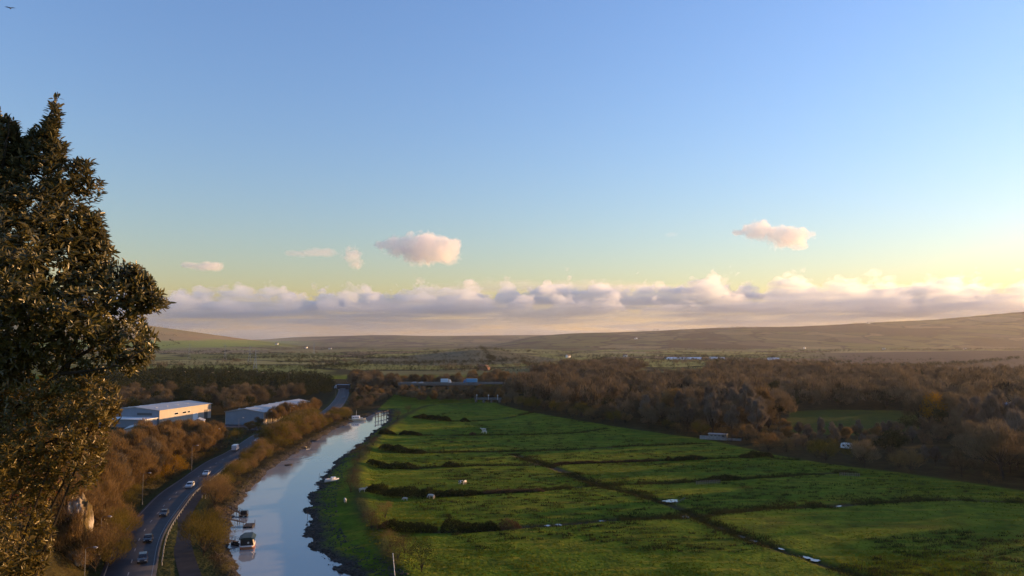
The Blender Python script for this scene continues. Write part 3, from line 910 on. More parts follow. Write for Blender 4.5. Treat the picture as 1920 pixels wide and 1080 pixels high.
# ------------------------------------------------------------------ hedges, levee bushes, single shrubs
def hedge_mesh(P, hts, wid, r, dens=26, mat_twig=False):
    """leaves through a bumpy bank of green along a line (local to its first point)"""
    L = np.concatenate([[0], np.cumsum(np.linalg.norm(np.diff(P, axis=0), axis=1))])
    n = int(L[-1] * dens * wid)
    u = r.random(n) * L[-1]
    x = np.interp(u, L, P[:, 0]); y = np.interp(u, L, P[:, 1])
    h = np.interp(u / L[-1], np.linspace(0, 1, len(hts)), hts)
    sd_ = int(r.integers(99)); h = h * (0.86 + 0.62 * vnoise(u, np.zeros(n), 3.2, sd_, 4, .6))
    h *= np.sqrt(np.clip(np.minimum(u, L[-1] - u) / 1.8, 0.08, 1))
    a = r.uniform(0, np.pi, n); q = r.random(n) ** .3
    i = np.clip(np.searchsorted(L, u) - 1, 0, len(P) - 2)
    t = unit(P[i + 1] - P[i]); nx, ny = -t[:, 1], t[:, 0]
    o = np.cos(a) * q * wid / 2 * (1.1 + .6 * vnoise(u, np.ones(n) * 7, 3.0, sd_, 3)); zz = np.sin(a) ** .6 * q * h
    return np.stack([x + nx * o, y + ny * o, zz], -1)
def hedge(px, hts, label, wid=3.0, mat=None, name="hedge", cat="hedge", group=None, twig=0.3, size=(.12, .34), dens=60):
    P = spline(W(px), 6); r = np.random.default_rng(int(px[0][0] * 7 + px[0][1]))
    p = hedge_mesh(P, hts, wid, r, dens)
    o0 = P[0]; z0 = tz(*o0)
    z = ztab(p[:, :2])
    p = p - np.array([o0[0], o0[1], 0]); p[:, 2] += z - z0
    k = int(len(p) * twig)
    V, F = leaf_quads(p[k:], r.uniform(*size, len(p) - k), r)
    fs = [F]
    if k:
        v2, f2 = twig_tris(p[:k], unit(r.normal(size=(k, 3)) * .6 + np.array([0, 0, 1.0])), r.uniform(.4, 1.1, k), r.uniform(.02, .05, k), r)
        fs.append(f2 + len(V)); V = np.concatenate([V, v2])
    o = obj(name, mesh_np(name, V, fs, [mat or M_HEDGE]), None, (o0[0], o0[1], z0))
    return tag(o, label, cat, group)
HG = "dark hedges across the riverside fields"
hedge([(712, 993), (760, 995), (820, 994)], [2.6, 2.9, 2.7, 2.2], "nearest dark hedge, the clipped block beside the red-brown levee bush", 3.6, group=HG)
hedge([(826, 994), (880, 993), (935, 989)], [3.2, 3.0, 2.6, 2.2], "dark hedge just right of the gap in the nearest hedge line", 3.6, group=HG)
hedge([(935, 989), (975, 986)], [2.0, 2.6, 1.8], "thin bare bush ending the nearest hedge line", 3.0, M_BRAMBLE, "hedge_bush", "bush", twig=.8)
hedge([(688, 922), (730, 929), (800, 931), (860, 927), (905, 925)], [2.6, 3.2, 3.4, 3.2, 2.6, 1.4], "long dark hedge behind the white cattle", 4.2, group=HG)
hedge([(905, 925), (960, 922), (1020, 921)], [1.4, 1.3, .8], "low brown bramble hedge tailing off to the right of the long dark one", 3.0, M_BRAMBLE, "bramble_hedge", "hedge", twig=.6)
hedge([(692, 871), (730, 876), (782, 877)], [2.2, 2.0, 2.0, 1.4], "dark hedge in the middle fields, third line from the front", 3.6, group=HG)
hedge([(828, 874), (845, 875), (862, 874)], [1.4, 2.0, 1.2], "single dark bush on the ditch right of the third hedge line", 3.4, name="hedge_bush", cat="bush")
hedge([(717, 842), (740, 845), (765, 847), (795, 848)], [2.4, 2.8, 2.0, 1.0], "humped dark hedge, fourth line from the front", 4.2, group=HG)
hedge([(750, 815), (790, 816)], [1.8, 2.2, 1.6], "short dark hedge block, fifth line from the front", 4.2, group=HG)
hedge([(712, 818), (738, 815)], [2.0, 2.6, 1.8], "dark round bush on the levee left of the short hedge block", 5.0, name="hedge_bush", cat="bush")
hedge([(778, 784), (810, 787), (843, 790)], [2.0, 2.6, 2.8, 2.0], "farthest dark hedge near the top of the riverside field", 4.6, group=HG)
hedge([(864, 791), (878, 790)], [2.0, 2.4, 1.4], "small round bush just right of the farthest hedge", 4.6, name="hedge_bush", cat="bush")
hedge([(880, 815), (892, 815)], [1.8, 2.2, 1.2], "small grey bush on the ditch beside the white animals", 4.0, M_BRAMBLE, "hedge_bush", "bush", twig=.5)
hedge([(1247, 863), (1262, 863)], [2.0, 2.6, 1.6], "round dark bush at the near end of the right-hand field hedge", 4.0, name="hedge_bush", cat="bush")
hedge([(1262, 863), (1300, 861), (1322, 859)], [1.3, 2.0, 1.6], "dark hedge in the middle of the right-hand fields", 4.0, group=HG)
hedge([(1390, 858), (1420, 856), (1450, 857)], [1.4, 2.0, 1.4], "dark hedge close to the edge of the wood", 4.0, group=HG)
hedge([(1040, 872), (1080, 869), (1150, 866), (1235, 863)], [.8, .9, 1.1, .9], "low brown hedge along the ditch left of the round dark bush", 2.6, M_BRAMBLE, "bramble_hedge", "hedge", twig=.5)
hedge([(1300, 903), (1350, 899), (1395, 897)], [1.0, 1.5, 1.2], "dark reedy hedge beside the pale fence in the field", 3.0, group=HG)
def bushes_on_levee():
    for px, py, k, s, lab in ((722, 975, 2, 1.15, "red-brown round bush behind the nearest hedge"), (697, 1000, 0, 1.3, "dark twiggy bush on the levee left of the nearest hedge"), (708, 1002, 2, .8, "pinkish bush against the dark twiggy levee bush"),
                              (732, 1035, 2, 1.0, "pinkish brown bush on the levee above the white pole"), (758, 1045, 2, 1.15, "orange brown bush beside the pole on the levee"), (790, 1078, 1, 1.5, "large dark green bush at the bottom end of the levee"), (745, 1062, 0, 1.2, "dark bush behind the top of the white pole"),
                              (660, 905, 2, 1.0, "rusty round bush on the levee above the white boat"), (658, 930, 0, 1.4, "dark levee bush in front of the rusty round one"), (665, 880, 2, .8, "small rusty bush on the levee by the third hedge"), (673, 865, 0, 1.5, "dark levee bush left of the third hedge line"), (700, 840, 0, 1.1, "dark levee bush near the fourth hedge line"), (692, 856, 1, .8, "low green levee bush below the fourth hedge line"), (745, 790, 0, 1.4, "brown levee bush left of the farthest hedge"), (765, 778, 0, 1.3, "brown bush at the top of the levee")):
        c = G(px, py); z = tz(c.x, c.y)
        plant('bush' if k == 2 else 'thicket', 'levee_bush', c.x, c.y, z, s * 1.1, lab, "bush", "bushes along the levee", 1.0, (0 if k == 1 else (1 if k == 0 else int(rng.choice([0, 0, 3, 5])))))
bushes_on_levee()
def scrub_lines():
    """rushes, brambles and coarse grass along ditches: nobody could count them"""
    r = np.random.default_rng(77)
    Pn = []
    for i, D in enumerate(DITCHES[:7]):
        Q = spline(D, 8)
        L = np.concatenate([[0], np.cumsum(np.linalg.norm(np.diff(Q, axis=0), axis=1))])
        n = int(L[-1] * (26 if i < 3 else 14))
        u = r.random(n) * L[-1]
        keep = vnoise(u, np.full(n, i * 9.0), 9, 3, 3) > -.25
        u = u[keep]; n = len(u)
        o = r.normal(size=n) * (1.9 if i < 2 else 1.2)
        o = np.where(np.abs(o) < .5, np.sign(o) * (.5 + np.abs(o)), o)
        k = np.clip(np.searchsorted(L, u) - 1, 0, len(Q) - 2)
        t = unit(Q[k + 1] - Q[k])
        Pn.append(np.stack([np.interp(u, L, Q[:, 0]) - t[:, 1] * o, np.interp(u, L, Q[:, 1]) + t[:, 0] * o], -1))
    P = np.concatenate(Pn); z = ztab(P)
    n = len(P)
    B = np.c_[P, z]
    rep = 4
    B = np.repeat(B, rep, 0) + np.c_[r.normal(size=(n * rep, 2)) * .3, np.zeros(n * rep)]
    D = unit(r.normal(size=(n * rep, 3)) * .5 + np.array([0, 0, 1.0]))
    hh = np.repeat(.35 + .55 * (vnoise(P[:, 0], P[:, 1], 6, 4, 3) * .5 + .5), rep)
    V, F = twig_tris(B, D, hh * r.uniform(.6, 1.3, n * rep), r.uniform(.04, .11, n * rep), r)
    o = obj("rushes", mesh_np("rushes", V, F, [M_RUSH]))
    tag(o, "rushes and coarse grass along the field ditches", "rushes", None, "stuff")
    # clumps of coarse grass over the pasture
    poly = W([(650, 1085), (700, 960), (690, 860), (770, 785), (930, 760), (1180, 806), (1460, 858), (1700, 892), (1920, 925), (2050, 950), (2050, 1100)])
    N = 110000
    yy = 138 + (560 - 138) * r.random(N) ** 1.7
    xx = (r.random(N) * 1450 - 340) / FPX * yy
    m = in_poly(poly, xx, yy)
    xx, yy = xx[m], yy[m]
    cl = vnoise(xx, yy, 26, 8, 4, .6)
    m = r.random(len(xx)) < sstep(-.15, .45, cl) * .9 + .1
    dR, sR = pdist(RIV_R, xx, yy)
    m &= (sR > 0) & (dR > 8)
    xx, yy = xx[m], yy[m]; n = len(xx); rep = 4
    B = np.c_[xx, yy, ztab(np.c_[xx, yy])]
    B = np.repeat(B, rep, 0) + np.c_[r.normal(size=(n * rep, 2)) * .16, np.zeros(n * rep)]
    D = unit(r.normal(size=(n * rep, 3)) * .7 + np.array([0, 0, 1.0]))
    V, F = twig_tris(B, D, r.uniform(.16, .46, n * rep), r.uniform(.05, .13, n * rep), r)
    o = obj("grass_tussocks", mesh_np("grass_tussocks", V, F, [M_TUFT]))
    tag(o, "coarse grass tussocks all over the pasture", "grass", None, "stuff")
    # dark rush clumps
    N = 5200
    yy = 140 + (480 - 140) * r.random(N) ** 1.4
    xx = (r.random(N) * 1350 - 230) / FPX * yy
    m = in_poly(poly, xx, yy) & (vnoise(xx, yy, 50, 18, 3) > -.15)
    dR, sR = pdist(RIV_R, xx, yy); m &= dR > 30
    xx, yy = xx[m], yy[m]; n = len(xx)
    rep = 26
    w = np.repeat(r.uniform(.25, 1.0, n) * np.where(r.random(n) < .2, 2.0, 1), rep)
    B = np.repeat(np.c_[xx, yy, ztab(np.c_[xx, yy])], rep, 0) + np.c_[r.normal(size=(n * rep, 2)) * np.c_[w * 1.4, w * .55], np.zeros(n * rep)]
    V, F = twig_tris(B, unit(r.normal(size=(n * rep, 3)) * .5 + np.array([0, 0, 1.0])), r.uniform(.3, .7, n * rep), r.uniform(.05, .12, n * rep), r)
    o = obj("rush_clumps", mesh_np("rush_clumps", V, F, [M_RUSH]))
    tag(o, "dark rush clumps dotted over the pasture", "rushes", None, "stuff")
scrub_lines()

def far_country():
    """hedgerows and woods of the far valley, and tree clumps on the ridges: one mass each"""
    r = np.random.default_rng(55)
    P, Sx = [], []
    for k in range(140):                                  # hedgerow lines
        y = 1050 * (4200 / 1050) ** r.random(); u = r.uniform(150, 1480 if y < 2500 else 2000)
        x = (u - CX) / FPX * y
        a = r.normal() * .25 if r.random() < .7 else 1.4 + r.normal() * .3
        l = r.uniform(60, 420); n = int(l / 7)
        for j in range(n):
            if r.random() < .2: continue
            P.append((x + math.cos(a) * l * j / n + r.normal() * 2, y + math.sin(a) * l * j / n + r.normal() * 2)); Sx.append(r.uniform(.55, 1.1) * (1.4 if r.random() < .15 else 1))
    for line in ([(1450, 699), (1500, 690), (1590, 684)], [(1590, 694), (1680, 692), (1770, 690)], [(1770, 690), (1840, 684), (1915, 677)], [(905, 656.5), (915, 663), (925, 670)], [(690, 687), (800, 686), (900, 684), (960, 683)], [(1100, 672), (1250, 671), (1400, 673)], [(1150, 680), (1300, 677), (1450, 676)], [(1000, 664), (1100, 663)], [(1440, 664.5), (1560, 665)], [(560, 676), (700, 675), (780, 677)], [(400, 668), (560, 668)], [(520, 683), (640, 682)]):
        for (u0, v0), (u1, v1) in zip(line[:-1], line[1:]):
            n = 40
            for j in range(n):
                g = G(u0 + (u1 - u0) * j / n, max(655, v0 + (v1 - v0) * j / n))
                if line[0][0] == 905: g.y = 2200 - 600 * (j / n if v0 < 660 else 1) ; g.x = (u0 + (u1 - u0) * j / n - CX) / FPX * g.y
                P.append((g.x + r.normal() * 3, g.y + r.normal() * 8)); Sx.append(r.uniform(.7, 1.3))
    P = np.array(P); Sx = np.array(Sx)
    mass("far_hedgerows", 'leaf', P, Sx, "dark hedgerows and field trees across the far valley", "hedgerows", 60, 6, [M_HEDGE])
    P, Sx = [], []
    for (u, y, ru, ry, n) in ((1080, 1330, 60, 90, 90), (1150, 1500, 90, 120, 120), (1280, 1500, 60, 60, 60), (1500, 1450, 90, 60, 90), (1650, 1250, 100, 60, 80), (1780, 1250, 120, 70, 90), (300, 1300, 60, 60, 50), (440, 1500, 40, 60, 20), (870, 1150, 60, 60, 60), (1240, 2700, 60, 90, 60), (1350, 2300, 70, 60, 40), (560, 2700, 60, 80, 40), (1000, 1250, 40, 60, 60),
                              (620, 1500, 60, 30, 30), (1450, 2600, 90, 60, 60), (1700, 3800, 160, 120, 160), (1850, 3700, 90, 120, 120), (1150, 4300, 70, 160, 120), (1300, 3600, 120, 50, 60)):
        for j in range(n):
            yy = y + r.normal() * ry; uu = u + r.normal() * ru * .6
            P.append(((uu - CX) / FPX * yy, yy)); Sx.append(r.uniform(.6, 1.05))
    mass("far_woods", 'twig', np.array(P), np.array(Sx), "brown woods and copses in the far valley", "woods", 110, 7, [M_BARE])
    P, Sx = [], []
    for (u0, u1, Yc, n, s) in ((1195, 1235, 7450, 40, 1.5), (1345, 1425, 7450, 60, 1.1), (1600, 1650, 7450, 26, 1.0), (1270, 1300, 7450, 10, .9), (1440, 1470, 7450, 12, .8), (1165, 1190, 7450, 12, .9), (630, 720, 11400, 30, 1.2), (560, 600, 11400, 20, 1.2), (285, 300, 4980, 16, .5)):
        for j in range(n):
            u = r.uniform(u0, u1); yy = Yc + r.normal() * 40
            P.append(((u - CX) / FPX * yy, yy)); Sx.append(s * r.uniform(.6, 1.3))
    mass("ridge_trees", 'leaf', np.array(P), np.array(Sx), "tree clumps along the tops of the far hills", "trees", 60, 8, [M_BARE])
far_country()
def wrack():
    """stones, mud clods and dead weed along both tidal banks: nobody could count them"""
    r = np.random.default_rng(91)
    for P, sgn, n, rng_d, nm in ((RIV_R, 1, 5200, (-1.5, 8.0), "right"), (RIV_L, -1, 1500, (-.5, 3.5), "left")):
        L = np.concatenate([[0], np.cumsum(np.linalg.norm(np.diff(P, axis=0), axis=1))])
        u = 80 + r.random(n) ** 1.3 * (L[-1] - 90)
        i = np.clip(np.searchsorted(L, u) - 1, 0, len(P) - 2); t = unit(P[i + 1] - P[i])
        d = r.uniform(*rng_d, n) * sgn
        x = np.interp(u, L, P[:, 0]) + t[:, 1] * d; y = np.interp(u, L, P[:, 1]) - t[:, 0] * d
        z = terrain_z(x.copy(), y.copy()); m = z > WZ - .25
        x, y, z = x[m], y[m], z[m]; k = len(x)
        s = r.uniform(.10, .34, k) * np.where(r.random(k) < .12, 1.8, 1)
        O = np.array([(1, 0, 0), (0, 1, 0), (-1, 0, 0), (0, -1, 0), (0, 0, .6), (0, 0, -.5)])
        V = O[None] * s[:, None, None] * r.uniform(.5, 1.4, (k, 6, 1)); a = r.uniform(0, 6.28, k); ca, sa = np.cos(a)[:, None], np.sin(a)[:, None]
        V = np.stack([V[..., 0] * ca - V[..., 1] * sa, V[..., 0] * sa + V[..., 1] * ca, V[..., 2]], -1) + np.c_[x, y, z][:, None]
        F = np.array([(0, 1, 4), (1, 2, 4), (2, 3, 4), (3, 0, 4), (1, 0, 5), (2, 1, 5), (3, 2, 5), (0, 3, 5)])
        F = (F[None] + np.arange(k)[:, None, None] * 6).reshape(-1, 3)
        t_ = NT("tidal_stones"); ps = t_.n("NewGeometry").outputs["Position"]
        mt = t_.surf(t_.ramp(t_.noise(ps, .8, 4.0, .7), [(.35, (.016, .014, .011)), (.55, (.040, .034, .026)), (.75, (.085, .076, .062))]), .75, .3)
        o = obj("bank_stones", mesh_np("bank_stones", V.reshape(-1, 3), F, [mt]))
        tag(o, "dark stones and weed along the muddy %s bank of the river" % nm, "stones", None, "stuff")
wrack()

# ------------------------------------------------------------------ materials of built things
GLASS = paint("dark_glass", (0.015, 0.018, 0.022), 0.08, 0.0, 0.6, 0.05)
TYRE = paint("rubber", (0.018, 0.018, 0.018), 0.8, 0, 0.2)
RIM = paint("alloy", (0.35, 0.35, 0.36), 0.35, 0.8)
GALV = paint("galvanised", (0.33, 0.34, 0.35), 0.5, 0.4, var=0.2)
LAMPG = paint("lamp_glass", (0.55, 0.55, 0.52), 0.15)
REDL = paint("red_lens", (0.30, 0.02, 0.015), 0.2)
CONC = paint("concrete", (0.14, 0.138, 0.132), 0.9, 0, 0.2, 0.2, 0.4)
WOODM = paint("weathered_wood", (0.075, 0.062, 0.050), 0.9, 0, 0.2, 0.3, 2.0)
DKWOOD = paint("wet_wood", (0.025, 0.022, 0.019), 0.7, 0, 0.3, 0.3, 2.0)
WHITE = paint("white_paint", (0.72, 0.72, 0.70), 0.5, 0, 0.4, 0.06)
CREAM = paint("cream_cladding", (0.37, 0.32, 0.26), 0.7, 0, 0.3, 0.08, 0.3)
BLUEG = paint("blue_grey_cladding", (0.18, 0.21, 0.25), 0.6, 0, 0.3, 0.08, 0.3)
TILE = paint("roof_tile", (0.14, 0.085, 0.060), 0.9, 0, 0.2, 0.2, 1.0)
def cladding(name, col, rib=1.0):
    t = NT(name)
    oc = t.n("TexCoord").outputs["Object"]
    w = t.n("TexWave", {"Vector": oc, "Scale": rib, "Distortion": 0.0}, wave_type='BANDS', bands_direction='DIAGONAL').outputs[0]
    st = t.noise(t.mapping(oc, scale=(0.15, 0.15, 0.6)), 1.0, 4.0, 0.6)
    c = t.ramp(st, [(0.3, tuple(x * .86 for x in col)), (0.7, tuple(min(1, x * 1.1) for x in col))])
    return t.surf(c, 0.45, 0.4, bump=w, bd=0.05, bs=0.5)
ROOFM = cladding("metal_roof", (0.27, 0.285, 0.30), 0.6)

# ------------------------------------------------------------------ industrial buildings
def warehouse(corner, u, length, width, h, pitch, wall, gable, label, doors, windows, name="warehouse"):
    u = np.array(u, float); u /= np.linalg.norm(u)
    ang = math.atan2(u[1], u[0]) - math.pi / 2              # local +Y runs back along u, local -X is left
    b = empty(name, (corner[0], corner[1], tz(*corner)), ang, label, "warehouse")
    mb = MB(); mb.prism([(-width, -.5), (0, -.5), (0, h), (-width / 2, h + pitch), (-width, h)], 0, length)
    mb.build("wall", wall, b)
    mb = MB(); mb.prism([(-width + .25, 0.2), (-.25, 0.2), (-.25, h - .15), (-width / 2, h + pitch - .3), (-width + .25, h - .15)], -0.06, -0.003)
    mb.build("gable_cladding", gable, b)
    mb = MB(); k = 0.5
    sl = pitch / (width / 2)
    mb.prism([(k, h - k * sl + .06), (k, h + .22 - k * sl), (-width / 2, h + pitch + .28), (-width - k, h + .22 - k * sl), (-width - k, h - k * sl + .06), (-width / 2, h + pitch + .1)], -k, length + k)
    r = mb.build("roof", ROOFM, b)
    mb = MB()
    for y in np.arange(6, length - 4, 9.0):
        for s in (-.25, -.75):
            zz = h + pitch * (1 - abs(s + .5) / .5) + .27
            mb.box((width * s, y, zz + .03), (2.6, 1.1, .12))
    mb.build("rooflight", paint("rooflight_sheet", (0.55, 0.57, 0.58), 0.3), r)
    for (y, w, hh, m) in doors:
        mb = MB(); mb.box((0.05, y, hh / 2), (.12, w, hh)); mb.build("door", m, b)
    for (y, z, w, hh) in windows:
        mb = MB(); mb.box((0.04, y, z), (.1, w, hh)); f = mb.build("window", WHITE, b)
        mb = MB(); mb.box((0.1, y, z), (.04, w - .3, hh - .3)); mb.build("pane", GLASS, f)
    return b
DGREY = paint("dark_door", (0.05, 0.055, 0.06), 0.5)
w1 = warehouse((-188, 402), (9, 43), 46, 30, 8.2, 1.5, CREAM, BLUEG, "cream-walled warehouse with pale flat roof left of the other, half hidden by the dark tree", [(31, 4.5, 4.0, WHITE), (41, 3.2, 5.2, DGREY), (8, 3, 2.6, DGREY)], [(14, 5.4, 3.5, 1.4), (21, 5.4, 3.5, 1.4), (25, 5.4, 2.4, 1.4)])
mb = MB(); mb.box((-15, -5, 2.1), (28, 10, 4.4)); an = mb.build("annexe_wall", BLUEG, w1)
mb = MB(); mb.box((-15, -5.2, 4.46), (29, 10.8, .3)); mb.build("annexe_roof", WHITE, an)
mb = MB(); mb.box((-9, -.12, 6.2), (9, .1, 1.3)); mb.build("sign_panel", DGREY, w1)
w2 = warehouse((-133, 404), (10, 70), 68, 22, 6.8, 1.7, CREAM, BLUEG, "long grey warehouse with broad pale roof behind the row of bare trees", [(6, 4, 4.4, DGREY), (30, 4, 4, DGREY), (52, 4, 4, DGREY)], [(14, 4.6, 3, 1.2), (20, 4.6, 3, 1.2), (40, 4.6, 3, 1.2)])
def shed(c, rz, L, Wd, h, pitch, label, wall=CREAM, roof=ROOFM, name="shed", cat="shed", win=0):
    b = empty(name, c, rz, label, cat)
    mb = MB(); mb.prism([(-Wd / 2, -.5), (Wd / 2, -.5), (Wd / 2, h), (0, h + pitch), (-Wd / 2, h)], -L / 2, L / 2); mb.build("wall", wall, b)
    sl = pitch / (Wd / 2); k = .35
    mb = MB(); mb.prism([(Wd / 2 + k, h - k * sl + .04), (Wd / 2 + k, h + .16 - k * sl), (0, h + pitch + .2), (-Wd / 2 - k, h + .16 - k * sl), (-Wd / 2 - k, h - k * sl + .04), (0, h + pitch + .06)], -L / 2 - k, L / 2 + k)
    r = mb.build("roof", roof, b)
    if win:
        mb = MB(); mb.box((Wd * .2, L * .2, h + pitch + .3), (.8, .6, 1.6)); mb.build("chimney", TILE, r)
        for s in (-1, 1):
            for y in np.linspace(-L * .3, L * .3, win):
                mb = MB(); mb.box((s * (Wd / 2 + .02), y, h * .55), (.08, 1.1, 1.1)); mb.build("window", GLASS, b)
        mb = MB(); mb.box((0, -L / 2 - .02, 1.0), (1.0, .08, 2.0)); mb.build("door", DGREY, b)
    return b
for px, py, L, Wd, lab in ((258, 823, 14, 9, "low pale-roofed shed nearest the dark tree, below the cream warehouse"), (372, 812, 8, 5, "small white-roofed shed just right of the cream warehouse, above the trees")):
    c = G(px, py); c.z = tz(c.x, c.y)
    shed(c, .3, L, Wd, 3.2 if L > 10 else 5.0, 1.0, lab)
# yard before the long warehouse
V = np.array([(-150, 384, 0.42), (-121, 378, 0.42), (-119.5, 402, 0.42), (-133, 403.5, 0.42), (-157, 406, 0.42)])
tag(obj("yard", mesh_np("yard", V, np.arange(5)[None, :], [ASPH])), "asphalt yard with parked cars before the long warehouse", "yard", None, "structure")

# ------------------------------------------------------------------ vehicles
def car(loc, rz, col, label, kind="car", group=None, detail=True):
    m = paint("car_paint_%.2f_%.2f_%.2f" % col, col, 0.25, 0.15, 0.6, 0.03)
    name = {"car": "car", "estate": "car", "van": "van"}[kind]
    e = empty(name, loc, rz, label, name, group)
    L, Wd = (4.3, 1.78) if kind != "van" else (5.6, 2.05)
    if kind == "car": prof = [(-2.15, .35), (-2.12, .78), (-1.98, .98), (-1.5, 1.02), (-.75, 1.43), (.35, 1.45), (1.05, 1.0), (1.95, .86), (2.12, .66), (2.15, .32)]
    elif kind == "estate": prof = [(-2.15, .35), (-2.15, .95), (-2.0, 1.45), (-1.6, 1.55), (.25, 1.53), (.95, 1.03), (1.95, .9), (2.12, .68), (2.15, .32)]
    else: prof = [(-2.8, .4), (-2.8, 2.2), (-2.6, 2.35), (1.1, 2.35), (1.9, 1.35), (2.65, 1.15), (2.8, .85), (2.8, .38)]
    # local +Y forward
    hi = max(z for _, z in prof)
    rings = []
    for x, q in ((-1, .92), (-.97, 1), (.97, 1), (1, .92)):
        r = []
        for (y, z) in prof:
            tum = 1 - .17 * max(0, (z - .95) / max(.3, hi - .95)) * (1 if kind != "van" else .5)
            r.append((x * Wd / 2 * tum, y * (1 if abs(x) < .99 else .985), .35 + (z - .35) * (1 if abs(x) < .99 else .97)))
        rings.append(r)
    mb = MB(); mb.loft(rings); mb.build("body", m, e)
    mb = MB(); b = .035
    if kind == "van": gl = [((1.15, 2.25), (1.88, 1.42), .84)]
    else: gl = [((.38, 1.40) if kind == "car" else (.3, 1.48), (1.0, 1.05), .80), ((-.80, 1.39) if kind == "car" else (-2.02, 1.38), (-1.42, 1.06) if kind == "car" else (-2.13, 1.0), .80)]
    for (p, q, w) in gl:
        s = 1 if p[0] > 0 or q[0] > 0 else -1
        x0, x1 = Wd / 2 * w * .93, Wd / 2 * w
        mb.add([(-x0, p[0] + s * .03, p[1] + .02), (x0, p[0] + s * .03, p[1] + .02), (x1, q[0] + s * .03, q[1] + .03), (-x1, q[0] + s * .03, q[1] + .03)], [(0, 1, 2, 3)])
    mb.build("windscreen", GLASS, e)
    for s in (-1, 1):
        mb = MB()
        y0, y1 = (-1.15, .75) if kind == "car" else ((-1.85, .65) if kind == "estate" else (.55, 1.45))
        z0, z1 = (1.05, 1.36) if kind != "van" else (1.45, 2.05)
        xa, xb = Wd / 2 * 1.004, Wd / 2 * (.87 if kind != "van" else .95)
        mb.add([(s * xa, y0, z0), (s * xa, y1 + .1, z0), (s * xb, y1 - .45 if kind != "van" else y1 - .3, z1), (s * xb, y0 + .3, z1)], [(0, 1, 2, 3)])
        mb.build("side_window", GLASS, e)
        mb = MB(); mb.box((s * Wd * .36, L / 2 + .0, .68 if kind != "van" else .95), (.36, .06, .16)); mb.build("headlight", LAMPG, e)
        mb = MB(); mb.box((s * Wd * .4, -L / 2 - .0, .82 if kind != "van" else 1.1), (.22, .06, .22)); mb.build("tail_light", REDL, e)
        for y in (L * .31, -L * .3):
            mb = MB(); mb.tube([(s * (Wd / 2 - .2), y, .32), (s * (Wd / 2 + .01), y, .32)], .32, 14); w = mb.build("wheel", TYRE, e)
            mb = MB(); mb.tube([(s * (Wd / 2 - .02), y, .32), (s * (Wd / 2 + .03), y, .32)], .2, 10); mb.build("rim", RIM, w)
    return e
RL = np.concatenate([[0], np.cumsum(np.linalg.norm(np.diff(ROADS, axis=0), axis=1))])
def on_road(py, lane):
    """place on the road at that picture row; lane > 0 comes towards us"""
    g = [px_of(x, y, ROADZ)[1] for x, y in ROADS]
    i = min(range(len(g)), key=lambda k: abs(g[k] - py) + (1e3 if ROADS[k][1] < 120 else 0))
    t = ROADS[min(i + 1, len(ROADS) - 1)] - ROADS[i - 1]; t = t / np.linalg.norm(t)
    p = ROADS[i] + np.array([t[1], -t[0]]) * lane
    a = math.atan2(t[1], t[0]) - math.pi / 2
    return (p[0], p[1], ROADZ + .01), a + (math.pi if lane > 0 else 0)
CG = "cars on the riverside road"
for py, lane, col, kind, lab in (
    (1054, 2.0, (.035, .035, .04), "estate", "dark grey hatchback nearest the camera on the road"),
    (1016, 2.0, (.014, .015, .02), "car", "black saloon, second car from the front on the road"),
    (967, 2.0, (.05, .055, .06), "car", "dark grey saloon driving by the side track, third car on the road"),
    (914, 2.0, (.50, .52, .53), "estate", "silver hatchback beside the road sign"),
    (891, 2.0, (.62, .62, .60), "car", "white car just beyond the silver hatchback"),
    (828, 2.0, (.55, .55, .55), "car", "pale car beyond the white van, half behind the bushes"),
    (776, 2.0, (.02, .02, .02), "car", "black car on the far road beside the row of bare trees"),
    (746, 2.0, (.10, .11, .13), "car", "grey car on the far straight of the road below the lorry")):
    p, a = on_road(py, lane); car(p, a, col, lab, kind, CG)
p, a = on_road(844, -2.0); car(p, a, (.62, .63, .66), "white van driving away where the road disappears behind bushes", "van")
for px, col, lab in ((497, (.02, .02, .025), "black car parked farthest left in the yard before the long warehouse"), (513, (.03, .03, .03), "dark car parked between the black and the white ones in the yard"), (528, (.62, .62, .6), "white car parked in the yard before the long warehouse")):
    c = G(px, 804); car((c.x, c.y, .43), 1.2, col, lab, "car", "cars parked in the warehouse yard")

def lorry(loc, rz, cabc, boxc, L, label, roofc=None):
    e = empty("lorry", loc, rz, label, "lorry")
    mc = paint("lorry_cab_%.2f_%.2f_%.2f" % cabc, cabc, .3, 0, .5, .04); mx = paint("lorry_box_%.2f_%.2f_%.2f" % boxc, boxc, .45, 0, .4, .05)
    mb = MB(); y = L / 2
    mb.loft([[(s * 1.2, yy, z) for yy, z in ((y - 2.0, .6), (y - 2.0, 3.4), (y - .9, 3.5), (y - .25, 2.5), (y, 1.6), (y, .6))] for s in (-1, 1)])
    cb = mb.build("cab", mc, e)
    mb = MB(); mb.add([(-1.05, y - .86, 3.35), (1.05, y - .86, 3.35), (1.1, y - .2, 2.25), (-1.1, y - .2, 2.25)], [(0, 1, 2, 3)]); mb.build("windscreen", GLASS, cb)
    mb = MB(); mb.box((0, -1.2, 2.65), (2.5, L - 2.6, 2.9)); bx = mb.build("cargo_box", mx, e)
    mb = MB(); mb.box((0, -1.2, 4.12), (2.54, L - 2.56, .08)); mb.build("box_roof", paint("lorry_roof", roofc or (.6, .62, .64), .4), bx)
    mb = MB(); mb.box((0, -.6, .95), (1.0, L - 2, .3)); mb.build("chassis", TYRE, e)
    for s in (-1, 1):
        for yy in (y - 1.2, y - 4.2, -y + 3.2, -y + 2.0):
            mb = MB(); mb.tube([(s * .95, yy, .5), (s * 1.25, yy, .5)], .5, 12); mb.build("wheel", TYRE, e)
    return e

